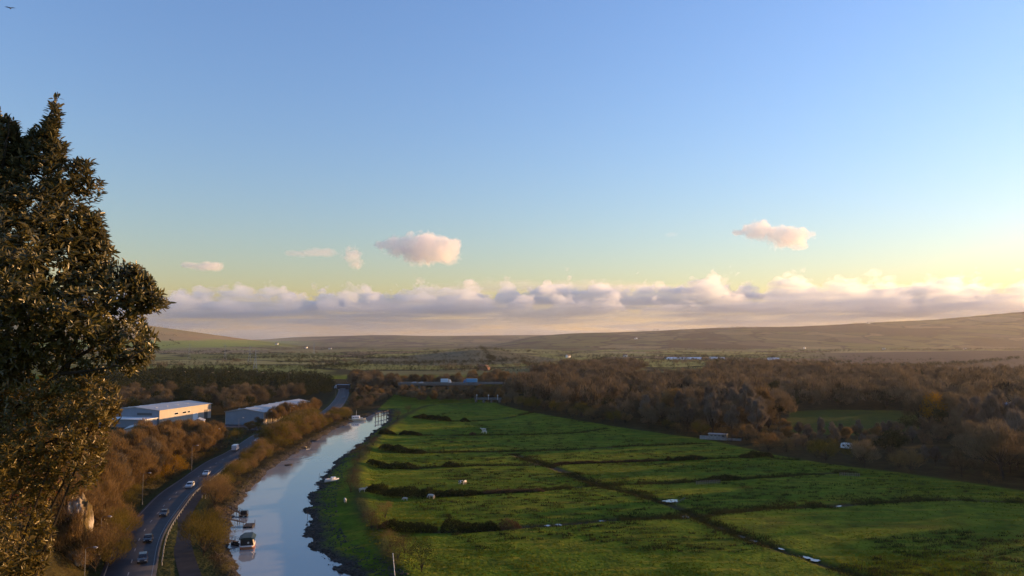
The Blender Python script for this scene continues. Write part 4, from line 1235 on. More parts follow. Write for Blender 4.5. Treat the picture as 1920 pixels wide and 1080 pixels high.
# ------------------------------------------------------------------ flyover and what drives on it
def flyover():
    Yf = 652.0
    x0, x1 = A(748, 718, Yf).x, A(975, 716, Yf).x
    zd = 8.6
    b = empty("flyover", (0, Yf, 0), 0, "low concrete flyover crossing above the head of the river", "flyover")
    mb = MB(); mb.box(((x0 + x1) / 2, 0, zd - .75), (x1 - x0, 11, 1.3)); mb.build("deck", CONC, b)
    mb = MB(); mb.box(((x0 + x1) / 2, 0, zd - .06), (x1 - x0, 10.6, .1)); mb.build("carriageway", ASPH, b)
    for s in (-1, 1):
        mb = MB(); mb.box(((x0 + x1) / 2, s * 5.7, zd + .1), (x1 - x0, .4, 1.0)); pr = mb.build("parapet", CONC, b)
        mb = MB(); mb.box(((x0 + x1) / 2, s * 5.7, zd + 1.0), (x1 - x0, .1, .1))
        for x in np.arange(x0, x1, 3.0): mb.box((x, s * 5.7, zd + .78), (.1, .1, .36))
        mb.build("railing", GALV, pr)
    for px in (762, 787, 815, 842, 900):
        x = A(px, 720, Yf).x
        mb = MB(); mb.box((x, 0, 3.2), (1.6, 8.5, 7.6)); mb.box((x, 0, zd - 1.75), (2.2, 9.5, .7)); mb.build("pier", CONC, b)
    mb = MB(); mb.loft([[(x1 - 46, -9, -.5), (x1 + 60, -14, -.5), (x1 + 60, 14, -.5), (x1 - 46, 9, -.5)], [(x1 - 34, -5.6, zd - .2), (x1 + 60, -5.6, zd - .2), (x1 + 60, 5.6, zd - .2), (x1 - 34, 5.6, zd - .2)]])
    mb.build("embankment", M_OLIVE, b)
    return zd, Yf
FZ, FY = flyover()
def at_fly(px, lane): return (A(px, 715, FY + lane).x, FY + lane, FZ)
lorry(at_fly(882, -2.5), R(90), (.05, .16, .34), (.07, .27, .48), 12.0, "bright blue lorry driving over the flyover", (.25, .5, .75))
lorry(at_fly(836, -2.5), R(-90), (.55, .62, .70), (.45, .58, .70), 9.0, "white box lorry on the flyover left of the blue one")
for px, col, lab in ((776, (.35, .4, .5), "pale car at the left end of the flyover"), (789, (.45, .5, .55), "silver car on the flyover between the left end and the white lorry")):
    car(at_fly(px, -2.5), R(90), col, lab, "estate", "cars on the flyover")
c = A(642, 727, 700); lorry((c.x, c.y, .8), R(72), (.65, .67, .7), (.035, .04, .05), 15.5, "white-roofed articulated lorry with dark side at the top end of the road", (.7, .72, .75))  # dark box colour stands in for the trailer side being in shade

# ------------------------------------------------------------------ street lamps, pylons, sign, rail
def lamp_proto(h):
    e = empty("street_lamp", (0, 0, 0))
    mb = MB(); mb.tube([(0, 0, -.4), (0, 0, .9), (0, 0, .92), (0, 0, h)], [.12, .12, .07, .05], 8); mb.build("pole", paint("lamp_column", (.13, .135, .14), .6, .3), e)
    mb = MB(); mb.tube([(0, 0, h - .02), (.5, 0, h + .35), (1.9, 0, h + .5)], [.05, .045, .04], 6); mb.build("arm", paint("lamp_column", (.13, .135, .14)), e)
    mb = MB(); mb.loft([[(1.8, -.12, h + .44), (1.8, .12, h + .44), (1.8, .12, h + .6), (1.8, -.12, h + .6)], [(2.3, -.2, h + .44), (2.3, .2, h + .44), (2.3, .2, h + .64), (2.3, -.2, h + .64)], [(2.75, -.1, h + .46), (2.75, .1, h + .46), (2.75, .1, h + .56), (2.75, -.1, h + .56)]])
    hd = mb.build("lamp_head", paint("lamp_shell", (.28, .28, .28), .5), e)
    mb = MB(); mb.box((2.25, 0, h + .42), (.6, .26, .06)); mb.build("lens", LAMPG, hd)
    return e
def dup(root, loc, rz, label):
    r = root.copy(); COL.objects.link(r); r.location = loc; r.rotation_euler = (0, 0, rz); r["label"] = label
    for ch in root.children:
        c = ch.copy(); COL.objects.link(c); c.parent = r
        for g in ch.children:
            d = g.copy(); COL.objects.link(d); d.parent = c
    return r
LP = [(178, 134, "grey street lamp nearest the camera, at the foot of the slope"), (205, 157, "street lamp by the golden bush below the chalk face"), (279, 208, "street lamp beside the golden tree, third from the camera"), (368, 262, "street lamp in the trees opposite the white car"),
      (408, 308, "street lamp just before the white van"), (453, 357, "street lamp behind the white van"), (506, 392, "street lamp at the corner of the warehouse yard"), (548, 418, "street lamp before the left half of the tree row"), (568, 446, "street lamp before the right half of the tree row"), (632, 560, "street lamp where the road bends uphill to the lorry"), (655, 640, "street lamp right of the far straight of the road")]
lp = lamp_proto(8.3)
tag(lp, LP[0][2], "street lamp", "street lamps along the road")
for i, (px, Y, lab) in enumerate(LP):
    x = (px - CX) / FPX * Y
    o = lp if i == 0 else dup(lp, (0, 0, 0), 0, lab)
    o.location = (x, Y, tz(x, Y)); o.rotation_euler = (0, 0, -.35)
FL = [(346, 820, "far lamp post above the dark wood, leftmost of them"), (398, 800, "far lamp post above the dark wood, second from the left"), (428, 830, "far lamp post above the dark wood, left of the pylon"), (492, 800, "far lamp post just right of the tall pylon"), (525, 840, "far lamp post midway between pylon and lorry"), (543, 790, "far lamp post right of the midway one"), (602, 820, "far lamp post left of the white-roofed lorry"), (690, 830, "far lamp post right of the lorry above the orange trees")]
for px, Y, lab in FL:
    x = (px - CX) / FPX * Y
    o = dup(lp, (x, Y, 1.2), 1.0, lab); o["group"] = "lamp posts of the far junction"; o.scale = (1.2, 1.2, 1.2)

def pylon(px, Y, h, label):
    x = (px - CX) / FPX * Y
    e = empty("pylon", (x, Y, tz(x, Y)), .4, label, "pylon", "pylons in the far valley")
    mb = MB(); k = .12; b0 = h * .09
    lv = [0, .22, .4, .55, .66, .74, .82, .90, 1.0]
    wd = [b0 * (1 - .78 * min(1, t / .66)) if t < .66 else b0 * .22 * (1 - (t - .66) * 2.2) for t in lv]
    C4 = ((-1, -1), (1, -1), (1, 1), (-1, 1))
    for i in range(len(lv) - 1):
        for j in range(4):
            a, b = C4[j], C4[(j + 1) % 4]
            p = lambda c, q: (c[0] * wd[q], c[1] * wd[q], lv[q] * h)
            mb.tube([p(a, i), p(a, i + 1)], k, 4, False)
            mb.tube([p(a, i), p(b, i + 1)], k * .6, 3, False); mb.tube([p(b, i), p(a, i + 1)], k * .6, 3, False)
    mb.build("lattice", GALV, e)
    mb = MB()
    for t, l in ((.68, .11), (.80, .15), (.92, .10)):
        for s in (-1, 1):
            mb.tube([(0, 0, h * t), (s * l * h, 0, h * (t + .012))], k * .8, 4, False); mb.tube([(0, 0, h * (t + .045)), (s * l * h, 0, h * (t + .012))], k * .7, 4, False)
            mb.tube([(s * l * h, 0, h * (t + .012)), (s * l * h, 0, h * (t - .035))], .1, 4)
    mb.build("cross_arms", GALV, e)
pylon(481, 1010, 35, "tall pylon nearest of all, above the dark wood")
pylon(470, 1480, 38, "pylon just left of the tallest one")
pylon(424, 1650, 38, "pylon halfway up to the left hill")
pylon(357, 1900, 40, "leftmost pylon near the dark tree")
pylon(590, 2600, 42, "small far pylon right of the tall ones, under the hill")

c = G(382, 935)
e = empty("road_sign", (c.x, c.y, .1), -.35, "dark back of a road sign on two posts beside the silver car", "road sign")
for s in (-1, 1):
    mb = MB(); mb.tube([(s * .6, 0, -.3), (s * .6, 0, 2.9)], .05, 6); mb.build("post", GALV, e)
mb = MB(); mb.box((0, .08, 1.95), (1.9, .05, 1.7)); p = mb.build("sign_board", paint("sign_back", (.16, .17, .18), .5, .3), e)
mb = MB()
for z in (1.5, 2.4): mb.box((0, .035, z), (1.8, .04, .08))
mb.build("stiffener", GALV, p)

def guard_rail():
    P = offs(ROADS, 5.6)
    m = (P[:, 1] > 152) & (P[:, 1] < 300)
    P = P[m][::2]
    e = empty("guard_rail", (P[0][0], P[0][1], .3), 0, "pale guard rail along the river side of the road", "guard rail")
    o = P[0]
    mb = MB()
    Q = [(p[0] - o[0], p[1] - o[1]) for p in P]
    rings = [[(x - .04, y, .42), (x + .04, y, .42), (x + .04, y, .74), (x - .04, y, .74)] for x, y in Q]
    mb.loft(rings); mb.build("rail", paint("rail_zinc", (.13, .135, .14), .6, .3), e)
    L = np.concatenate([[0], np.cumsum([math.dist(a, b) for a, b in zip(Q[:-1], Q[1:])])])
    q = np.array(Q)
    ps = MB(); n = 0
    for s in np.arange(0, L[-1], 3.2):
        x, y = np.interp(s, L, q[:, 0]), np.interp(s, L, q[:, 1])
        if n < 60: mb = MB(); mb.box((x + .1, y, .2), (.1, .12, 1.1)); mb.build("post", GALV, e)
        n += 1
guard_rail()

# ------------------------------------------------------------------ boats, rafts, gangways
def hull(L, Wd, H, n=9, bow=.0, stern=.75):
    """rings of a boat hull along +Y"""
    rings = []
    for i in range(n):
        t = i / (n - 1)
        w = Wd / 2 * (stern + (1 - stern) * min(1, t * 3)) * (1 - max(0, (t - .55) / .45) ** 2 * (1 - bow - .02))
        sh = H * (1 + .25 * max(0, t - .5) ** 1.5 * 2)
        y = (t - .5) * L
        kz = -.25 * H * (1 - max(0, (t - .7) / .3) ** 2)
        rings.append([(-w, y, sh), (-w * .92, y, sh * .35), (-w * .5, y, kz), (0, y, kz * 1.25), (w * .5, y, kz), (w * .92, y, sh * .35), (w, y, sh)])
    return rings
def boat_base(name, px, py, rz, label, cat, z=None):
    c = G(px, py, WZ); c.z = WZ if z is None else z
    return empty(name, c, rz, label, cat)
BLACKH = paint("black_hull", (.014, .015, .017), .35, 0, .5); ORNG = paint("orange_hull", (.42, .16, .07), .5); GRN = paint("green_canopy", (.016, .035, .028), .6); CRM = paint("cream_boat", (.62, .50, .34), .5)
def houseboat():
    e = boat_base("houseboat", 464, 1025, R(14), "black houseboat with dark canopy and orange hull, nearest boat on the left bank", "houseboat")
    mb = MB()
    prof = [(-1.45, 0), (-1.6, .35), (-1.6, .62), (1.6, .62), (1.6, .35), (1.45, 0)]
    mb.loft([[(x * k, y, z) for x, z in prof] for y, k in ((-2.6, .72), (-2.3, .92), (-1.2, 1), (1.6, 1), (2.6, .8), (3.0, .55))]); mb.build("hull", ORNG, e)
    mb = MB(); mb.loft([[(x * k, y, z) for x, z in ((-1.63, .6), (-1.63, .8), (1.63, .8), (1.63, .6))] for y, k in ((-2.65, .72), (-2.35, .92), (-1.2, 1), (1.6, 1), (2.6, .8), (3.05, .55))]); mb.build("gunwale", WHITE, e)
    mb = MB(); mb.loft([[(x * k, y, z) for x, z in ((-1.45, .8), (-1.3, 2.1), (1.3, 2.1), (1.45, .8))] for y, k in ((-2.2, .85), (-1.5, 1), (1.8, 1), (2.4, .8))]); cb = mb.build("cabin", BLACKH, e)
    for s in (-1, 1):
        for y in (-.8, .6):
            mb = MB(); mb.box((s * 1.40, y, 1.5), (.1, .8, .5)); mb.build("window", GLASS, cb)
    mb = MB(); mb.tube([(0.35, -2.16, 1.4), (0.35, -2.24, 1.4)], .22, 12); mb.build("porthole", LAMPG, cb)
    mb = MB(); mb.loft([[(x * k, y, z) for x, z in ((-1.75, 2.1), (-1.0, 2.55), (1.0, 2.55), (1.75, 2.1))] for y, k in ((-2.4, .9), (-1.5, 1), (1.8, 1), (2.6, .85))]); mb.build("canopy", GRN, e)
    mb = MB(); mb.loft([[(1.5, -2.3, .8), (1.62, -2.2, .8), (1.35, -2.1, 2.0), (1.25, -2.2, 2.0)], [(1.56, -1.0, .8), (1.66, -1.0, .8), (1.36, -1.0, 2.05), (1.26, -1.0, 2.05)]]); mb.build("pale_side_panel", CRM, e)
houseboat()
def raft(px, py, L, Wd, rz, label, box):
    e = boat_base("mooring_raft", px, py, rz, label, "raft")
    mb = MB()
    for s in (-.32, .32): mb.box((s * Wd, 0, .05), (Wd * .28, L, .5))
    mb.build("float", DKWOOD, e)
    mb = MB(); n = int(L / .32)
    for i in range(n): mb.box((0, (i + .5) * L / n - L / 2, .36 + .004 * (i % 2)), (Wd, L / n - .03, .09))
    mb.build("deck", WOODM, e)
    mb = MB()
    for s in (-1, 1):
        for y in (-L / 2 + .1, L / 2 - .1): mb.tube([(s * (Wd / 2 - .08), y, -.8), (s * (Wd / 2 - .08), y, 1.2)], .07, 6)
    mb.build("post", DKWOOD, e)
    if box:
        mb = MB(); mb.box((0, L * .2, .9), (Wd * .8, L * .45, .9), 0, .95); mb.box((0, L * .2, 1.38), (Wd * .9, L * .5, .08)); mb.build("locker", BLACKH, e)
raft(457, 968, 2.4, 2.0, R(10), "small dark raft at the end of the farther gangway", True)
raft(467, 987, 3.6, 2.3, R(8), "larger dark raft at the end of the longer gangway", False)
def gangway(p0, p1, z0, z1, label, w=.7):
    a = G(*p0, 0); b = G(*p1, WZ)
    e = empty("gangway", (a.x, a.y, 0), 0, label, "gangway", "wooden gangways from the left bank")
    d = Vector((b.x - a.x, b.y - a.y, 0)); L = d.length; u = d / L; n = Vector((-u.y, u.x, 0))
    mb = MB(); k = int(L / .5)
    mb.loft([[tuple(u * s + n * (w / 2 * q) + Vector((0, 0, z + h))) for q, h in ((-1, 0), (1, 0), (1, .1), (-1, .1))] for s, z in ((0, z0), (L, z1))]); mb.build("walkway", WOODM, e)
    for s in (-1, 1):
        mb = MB(); o = n * (w / 2 * s)
        mb.tube([o + Vector((0, 0, z0 + 1.0)), u * L + o + Vector((0, 0, z1 + 1.0))], .035, 5)
        for t in np.linspace(0, 1, 6): q = u * L * t + o; zz = z0 + (z1 - z0) * t; mb.tube([q + Vector((0, 0, zz)), q + Vector((0, 0, zz + 1.0))], .03, 5)
        mb.build("handrail", WOODM, e)
    for t in (.35, .75):
        for s in (-1, 1):
            q = u * L * t + n * (w / 2 * s); mb = MB(); mb.tube([q + Vector((0, 0, -2.2)), q + Vector((0, 0, z0 + (z1 - z0) * t + .5))], .08, 6); mb.build("post", DKWOOD, e)
gangway((428, 950), (452, 967), .1, -.7, "farther gangway leading to the small dark raft")
gangway((412, 970), (459, 984), .1, -.7, "longer gangway leading to the larger dark raft")
gangway((416, 1012), (447, 1021), .1, -.7, "nearest gangway leading to the black houseboat", 1.0)
def rowing(name, px, py, rz, L, Wd, col, label, z=None, cabin=False, motor=False, roll=0.0):
    e = boat_base(name, px, py, rz, label, "boat", z)
    e.rotation_euler = (0, roll, rz)
    H = L * .14
    r = hull(L, Wd, H)
    mb = MB(); mb.loft(r, True, False); mb.f = [f for f in mb.f]; h = mb.build("hull", col, e)
    mb = MB(); inn = [[(x * .9, y * .96, z + .02) for x, y, z in ((q[0][0], q[0][1], H * .72), (q[-1][0], q[-1][1], H * .72))] for q in r]
    vs = [p for q in inn for p in q]; mb.add(vs, [(2 * i, 2 * i + 1, 2 * i + 3, 2 * i + 2) for i in range(len(r) - 1)]); mb.build("deck", CRM if cabin else WOODM, e)
    mb = MB()
    for s in (0, -1): mb.tube([Vector(q[s]) + Vector((0, 0, .02)) for q in r], .045, 5)
    mb.build("gunwale", WOODM if not cabin else WHITE, e)
    if cabin:
        mb = MB(); mb.loft([[(x * k, y, z) for x, z in ((-Wd * .33, H * .8), (-Wd * .27, H * .8 + .75), (Wd * .27, H * .8 + .75), (Wd * .33, H * .8))] for y, k in ((-L * .05, 1), (L * .1, 1), (L * .26, .7))]); c = mb.build("cabin", WHITE, e)
        mb = MB(); mb.add([(-Wd * .24, L * .11, H * .8 + .7), (Wd * .24, L * .11, H * .8 + .7), (Wd * .19, L * .245, H * .8 + .42), (-Wd * .19, L * .245, H * .8 + .42)], [(0, 1, 2, 3)])
        for v in range(len(mb.v)): mb.v[v] = (mb.v[v][0], mb.v[v][1], mb.v[v][2] + .08)
        mb.build("windscreen", GLASS, c)
    else:
        for y in (-L * .22, L * .1): mb = MB(); mb.box((0, y, H * .85), (Wd * .8, .22, .05)); mb.build("thwart", WOODM, e)
    if motor:
        mb = MB(); mb.box((0, -L / 2 - .18, H + .15), (.3, .34, .5), 0, .85); mb.box((0, -L / 2 - .2, H - .45), (.12, .16, .8)); mb.build("outboard_motor", BLACKH, e)
    return e
c = G(622, 909); rowing("motor_boat", 622, 909, R(-60), 4.6, 1.9, WHITE, "white motor boat pulled up on the grassy right bank", tz(c.x, c.y) + .15, True, True, .08)
rowing("dinghy", 577, 840, R(-20), 4.0, 1.7, BLACKH, "black dinghy moored by the left bank, the farther of two")
rowing("dinghy", 541, 873, R(-60), 2.8, 1.3, DKWOOD, "small dark dinghy on the left bank, the nearer of two")
rowing("dinghy", 440, 1022, R(60), 2.6, 1.2, BLACKH, "black dinghy tied between bank and houseboat")
def cruiser():
    e = boat_base("motor_cruiser", 670, 789, R(-65), "cream motor cruiser glowing in the sun at the far bend of the river", "motor cruiser")
    r = hull(10.0, 3.2, 1.3); mb = MB(); mb.loft(r, True, False); mb.build("hull", CRM, e)
    mb = MB(); vs = [p for q in r for p in ((q[0][0] * .97, q[0][1], q[0][2] - .06), (q[-1][0] * .97, q[-1][1], q[-1][2] - .06))]; mb.add(vs, [(2 * i, 2 * i + 1, 2 * i + 3, 2 * i + 2) for i in range(len(r) - 1)]); mb.build("deck", WOODM, e)
    mb = MB(); mb.loft([[(x * k, y, z) for x, z in ((-1.25, 1.2), (-1.05, 2.9), (1.05, 2.9), (1.25, 1.2))] for y, k in ((-3.2, 1), (.6, 1), (1.4, .8))]); c = mb.build("wheelhouse", WHITE, e)
    for s in (-1, 1):
        for y in (-2.4, -1.1, .1): mb = MB(); mb.box((s * 1.13, y, 2.2), (.16, .8, .5)); mb.build("window", GLASS, c)
    mb = MB(); mb.tube([(0, -.6, 2.9), (0, -.6, 6.0)], [.07, .04], 6); mb.tube([(-.7, -.6, 5.0), (.7, -.6, 5.0)], .035, 5); mb.build("mast", WHITE, e)
    mb = MB(); mb.loft([[(x, y, z) for x, z in ((-1.0, 1.35), (-.8, 1.8), (.8, 1.8), (1.0, 1.35))] for y in (1.4, 3.2)]); mb.build("foredeck_cabin", CRM, e)
cruiser()
def piles():
    c = G(655, 783, WZ); e = empty("mooring_post", (c.x, c.y, WZ), 0, "thick pale mooring post beside the cream motor cruiser", "mooring post")
    mb = MB(); mb.tube([(0, 0, -1.5), (0, 0, 4.2)], .38, 8); mb.build("post", WOODM, e); mb = MB(); mb.tube([(0, 0, 4.2), (0, 0, 4.32)], .45, 8); mb.build("cap", WHITE, e)
    a, b = G(704, 787, WZ), G(730, 781, WZ)
    e = empty("old_timber_jetty", (a.x, a.y, WZ), math.atan2(b.y - a.y, b.x - a.x), "row of old dark timber piles with a beam across the head of the river", "jetty")
    L = math.hypot(b.x - a.x, b.y - a.y)
    for i in range(6):
        mb = MB(); x = L * i / 5; mb.tube([(x, 0, -2), (x + rng.normal() * .1, 0, 4.6 + rng.normal() * .4)], .22, 7); mb.build("pile", DKWOOD, e)
    mb = MB(); mb.box((L / 2, .32, 3.6), (L + 1, .25, .4)); mb.box((L / 2, .32, 1.4), (L + 1, .2, .3)); mb.build("beam", WOODM, e)
piles()
def rail_bridge():
    a = A(893, 749, 560); e = empty("railway_bridge", (a.x, a.y, 0), -.25, "low pale railway bridge at the far corner of the riverside field", "bridge")
    mb = MB(); mb.box((9, 0, 2.3), (20, 3.4, .8)); mb.build("deck", CONC, e)
    for s in (-1, 1): mb = MB(); mb.box((9, s * 1.75, 3.0), (20, .18, .9)); mb.build("parapet", CONC, e)
    for x in (0, 6, 12, 18): mb = MB(); mb.box((x, 0, .6), (1.2, 3.0, 2.8)); mb.build("pier", CONC, e)
    for x in (1, 10, 17): mb = MB(); mb.tube([(x, -1.9, 1.9), (x, -1.9, 5.5)], .12, 6); mb.box((x, -1.95, 5.3), (.7, .1, .8)); mb.build("signal_post", WHITE, e)
rail_bridge()

# ------------------------------------------------------------------ sheds, fences and posts in the fields
def low_wall():
    c = G(1312, 823); e = empty("field_shelter", (c.x, c.y, tz(c.x, c.y)), -.42, "long low pale field shelter at the edge of the wood", "shelter")
    mb = MB(); mb.box((5, 0, .85), (10, .25, 1.7)); mb.build("boarded_wall", paint("pale_boards", (.22, .22, .215), .8, var=.25, scale=1.2), e)
    mb = MB(); mb.box((8, 1.6, 1.2), (8, 3, 2.6)); s = mb.build("stable", paint("pale_boards", (.36, .36, .35)), e)
    mb = MB(); mb.box((8, 1.5, 2.62), (8.6, 3.8, .14)); mb.build("roof", GALV, s)
    for x in (5.4, 7.1, 8.8, 10.5): mb = MB(); mb.box((x, .06, 1.75), (1.0, .06, .8)); mb.build("opening", DGREY, s)
    mb = MB(); mb.box((15.5, 0, .6), (6, .12, 1.0)); mb.build("board_fence", paint("pale_boards", (.36, .36, .35)), e)
low_wall()
def caravan(px, py, rz, label):
    c = G(px, py); e = empty("caravan", (c.x, c.y, tz(c.x, c.y)), rz, label, "caravan")
    mb = MB(); mb.loft([[(x, y * k, z) for y, z in ((-2.2, .5), (-2.4, 1.2), (-2.1, 2.4), (-1.6, 2.6), (1.6, 2.6), (2.0, 2.4), (2.4, 1.3), (2.2, .5))] for x, k in ((-1.05, .97), (-1, 1), (1, 1), (1.05, .97))]); b = mb.build("body", WHITE, e)
    for s in (-1, 1):
        for y in (-1.3, .9): mb = MB(); mb.box((s * 1.06, y, 1.7), (.06, .9, .6)); mb.build("window", GLASS, b)
        mb = MB(); mb.tube([(s * .8, 0, .35), (s * 1.05, 0, .35)], .35, 10); mb.build("wheel", TYRE, e)
    mb = MB(); mb.box((0, 2.9, .45), (.12, 1.3, .1)); mb.build("towbar", GALV, e)
caravan(1588, 843, .5, "white caravan half hidden in the scrub of the wood edge")
def fence(p0, p1, n, h, label):
    a, b = G(*p0), G(*p1); e = empty("post_fence", (a.x, a.y, tz(a.x, a.y)), math.atan2(b.y - a.y, b.x - a.x), label, "fence")
    L = math.hypot(b.x - a.x, b.y - a.y)
    pm = paint("silvered_wood", (.17, .155, .13), .9, 0, .2, .25)
    for i in range(n): mb = MB(); mb.tube([(L * i / (n - 1), 0, -.3), (L * i / (n - 1) + rng.normal() * .05, rng.normal() * .05, h * rng.uniform(.9, 1.1))], .07, 5); mb.build("post", pm, e)
    mb = MB()
    for z in ((.4, .75, 1.05) if n > 8 else (1.0,)): mb.box((L / 2, .09, z * h / 1.2), (L, .04, .1))
    mb.build("rail", pm, e)
fence((1306, 909), (1350, 906), 14, 1.2, "pale post and rail fence below the reedy hedge in the field")
fence((1575, 892), (1612, 894), 10, 1.2, "pale fence near the scrub on the right edge of the fields")
fence((1268, 946), (1284, 936), 7, .9, "short pale hurdle fence beside the largest puddle")
c = G(741, 1088); e = empty("marker_pole", (c.x, c.y, tz(c.x, c.y)), 0, "white slanting marker pole on the levee at the bottom edge", "pole")
mb = MB(); mb.tube([(0, 0, -.4), (-.5, .1, 4.4)], [.09, .06], 8); mb.build("pole", WHITE, e); mb = MB(); mb.tube([(-.5, .1, 4.4), (-.52, .1, 4.55)], .1, 8); mb.build("cap", WHITE, e)
for px, py, h, lab in ((598, 899, 2.6, "thin stake in the mud upstream of the white boat"), (576, 974, 2.4, "thin stake standing at the water's edge opposite the rafts"), (652, 852, 2.0, "thin stake on the far right bank of the river")):
    c = G(px, py, -.9); e = empty("river_stake", (c.x, c.y, -1.4), 0, lab, "stake", "stakes along the right bank")
    mb = MB(); mb.tube([(0, 0, -.5), (.1, 0, h)], .05, 6); mb.build("stake", DKWOOD, e)

# ------------------------------------------------------------------ far buildings
def gh(px, py, L, rz, label):
    c = G(px, py); e = empty("greenhouse", (c.x, c.y, tz(c.x, c.y)), rz, label, "greenhouse", "white glasshouses in the far valley")
    m = paint("whitewashed_glass", (.78, .80, .82), .25, 0, .6, .05, .2)
    n = 3
    mb = MB()
    for i in range(n): mb.prism([(i * 9, -.5), (i * 9 + 9, -.5), (i * 9 + 9, 3.0), (i * 9 + 4.5, 5.0), (i * 9, 3.0)], 0, L)
    g = mb.build("glazing", m, e)
    mb = MB()
    for y in np.arange(0, L + .1, 8): mb.box((n * 4.5, y, 3.05), (n * 9 + .3, .2, .16))
    mb.build("frame", GALV, g)
gh(1316, 674, 88, R(88), "longest white glasshouse shining in the far valley")
gh(1346, 673, 16, R(88), "short white glasshouse right of the longest one")
gh(1360, 673.5, 9, R(88), "smallest white glasshouse, third from the left")
gh(1462, 675, 22, R(88), "white glasshouse farthest right of the row")
gh(1184, 682.5, 18, R(88), "pale farm glasshouse nearer than the shining row")
BRICK = paint("red_brick", (.22, .12, .085), .9, 0, .2, .15)
HS = [(1192, 643.5, 5900, "white house in the trees low on the right hill"), (1507, 659, 4400, "white farmhouse at the foot of the right hill"), (1655, 661, 4200, "pale long house below the hillside wood"), (1806, 662, 4100, "white cottage farthest right under the hill"), (1628, 611, 7300, "white house up on the skyline of the right hill"), (905, 692, 1180, "stone farmhouse in trees before the knoll"), (912, 693, 1160, "farm cottage right beside the stone farmhouse"), (1172, 671, 2200, "pale farm building at the foot of the low knoll"), (1065, 672, 2100, "small pale house right of the knoll"), (520, 654, 4500, "white house under the left hill"), (620, 655, 4300, "pale house in the far village under the hills"), (575, 655.5, 4200, "white-walled house at the village edge nearest the left hill")]
for px, py, Y, lab in HS:
    x = (px - CX) / FPX * Y
    s = max(1.0, Y / 3600.0)
    shed((x, Y, tz(x, Y) - .2), rng.uniform(0, 3.1), 13 * s, 8 * s, 5.2 * s, 3.2 * s, lab, WHITE if 'white' in lab or 'pale' in lab else BRICK, TILE, "house", "house", 3)
c = G(1900, 772); shed((c.x, c.y, tz(c.x, c.y)), 1.2, 12, 8, 3.4, 2.2, "grey-roofed bungalow among trees at the right edge", CREAM, ROOFM, "bungalow", "bungalow", 3)
c = G(1868, 775); e = empty("yard_light", (c.x, c.y, tz(c.x, c.y)), 0, "lit yard lamp on a pole left of the bungalow", "lamp")
mb = MB(); mb.tube([(0, 0, -.3), (0, 0, 4.6)], .08, 6); mb.build("pole", GALV, e)
t = NT("lamp_glow"); em = t.n("Emission", {"Color": (1, .93, .8), "Strength": 12.0}); t.t.links.new(em.outputs[0], t.out.inputs[0])
mb = MB(); mb.box((0, -.2, 4.7), (.55, .4, .45)); mb.build("lit_lamp", t.m, e)
c = G(1437, 760); shed((c.x, c.y, tz(c.x, c.y)), 1.4, 16, 7, 3.0, 1.4, "low barn with grey roof sunk in the middle of the wood", BRICK, ROOFM, "barn", "barn")

# ------------------------------------------------------------------ cattle
def hide(name, cols, thr):
    t = NT(name); oc = t.n("TexCoord").outputs["Object"]; oi = t.n("ObjectInfo").outputs["Random"]
    n = t.noise(t.n("VectorMath", {0: oc, 1: t.n("CombineXYZ", {0: t.math('MULTIPLY', oi, 40.0)}).outputs[0]}, operation='ADD').outputs[0], 1.3, 2.0)
    return t.surf(t.ramp(n, [(thr, cols[0]), (thr + .02, cols[1])]), .8, .2)
H_WHITE = hide("white_hide", ((.46, .41, .34), (.56, .52, .46)), .5); H_TAN = hide("white_and_brown_hide", ((.52, .47, .40), (.22, .12, .06)), .60); H_PIED = hide("black_and_white_hide", ((.014, .013, .013), (.68, .64, .58)), .52)
def cow(px, py, rz, m, label, graze=True, s=1.0):
    J = [(0, -.75, 1.12, .30, .33), (0, -.25, 1.08, .36, .40), (0, .25, 1.08, .36, .40), (0, .68, 1.14, .30, .34)]       # trunk
    nk = [(0, 1.0, 1.18, .20, .22), (0, 1.28, .92 if graze else 1.42, .15, .17), (0, 1.50, .52 if graze else 1.55, .14, .15), (0, 1.62, .22 if graze else 1.40, .10, .10), (0, 1.68, .08 if graze else 1.30, .075, .08)]
    V = [j[:3] for j in J + nk]; Rr = [j[3:] for j in J + nk]
    E = [(i, i + 1) for i in range(len(V) - 1)]
    def chain(root, pts):
        prev = root
        for p in pts:
            V.append(p[:3]); Rr.append((p[3], p[3])); E.append((prev, len(V) - 1)); prev = len(V) - 1
    for sx in (-1, 1):
        chain(3, [(sx * .22, .66, .80, .14), (sx * .22, .68, .45, .075), (sx * .22, .66, .12, .06), (sx * .22, .70, .03, .075)])
        chain(0, [(sx * .22, -.76, .84, .17), (sx * .22, -.64, .60, .10), (sx * .22, -.84, .42, .07), (sx * .22, -.78, .12, .06), (sx * .22, -.74, .03, .075)])
        hz = V[6]; chain(6, [(sx * .24, hz[1] - .08, hz[2] + .10, .05)])                  # ears
    chain(0, [(0, -1.02, 1.25, .05), (0, -1.12, .95, .03), (0, -1.10, .55, .045)])         # tail
    c = G(px, py); c.z = tz(c.x, c.y)
    e = empty("cow", c, rz, label, "cow", "cattle grazing on the riverside fields"); e.scale = (s * .88, s * .88, s * .88)
    me = bpy.data.meshes.new("body"); me.from_pydata(V, E, []); me.materials.append(m)
    o = obj("body", me, e)
    o.modifiers.new("Skin", 'SKIN')
    if not me.skin_vertices: me.attributes.new("skin", 'FLOAT', 'POINT')
    sv = me.skin_vertices[0].data
    for i, r in enumerate(Rr): sv[i].radius = r
    sv[0].use_root = True
    o.modifiers["Skin"].use_smooth_shade = True
    md = o.modifiers.new("Sub", 'SUBSURF'); md.levels = 1; md.render_levels = 2
    return e
cow(809, 935, R(60), H_WHITE, "white cow grazing head down at the right end below the long hedge", True, 1.1)
cow(760, 938, R(75), H_TAN, "small white and brown calf grazing below the middle of the long hedge", True, .75)
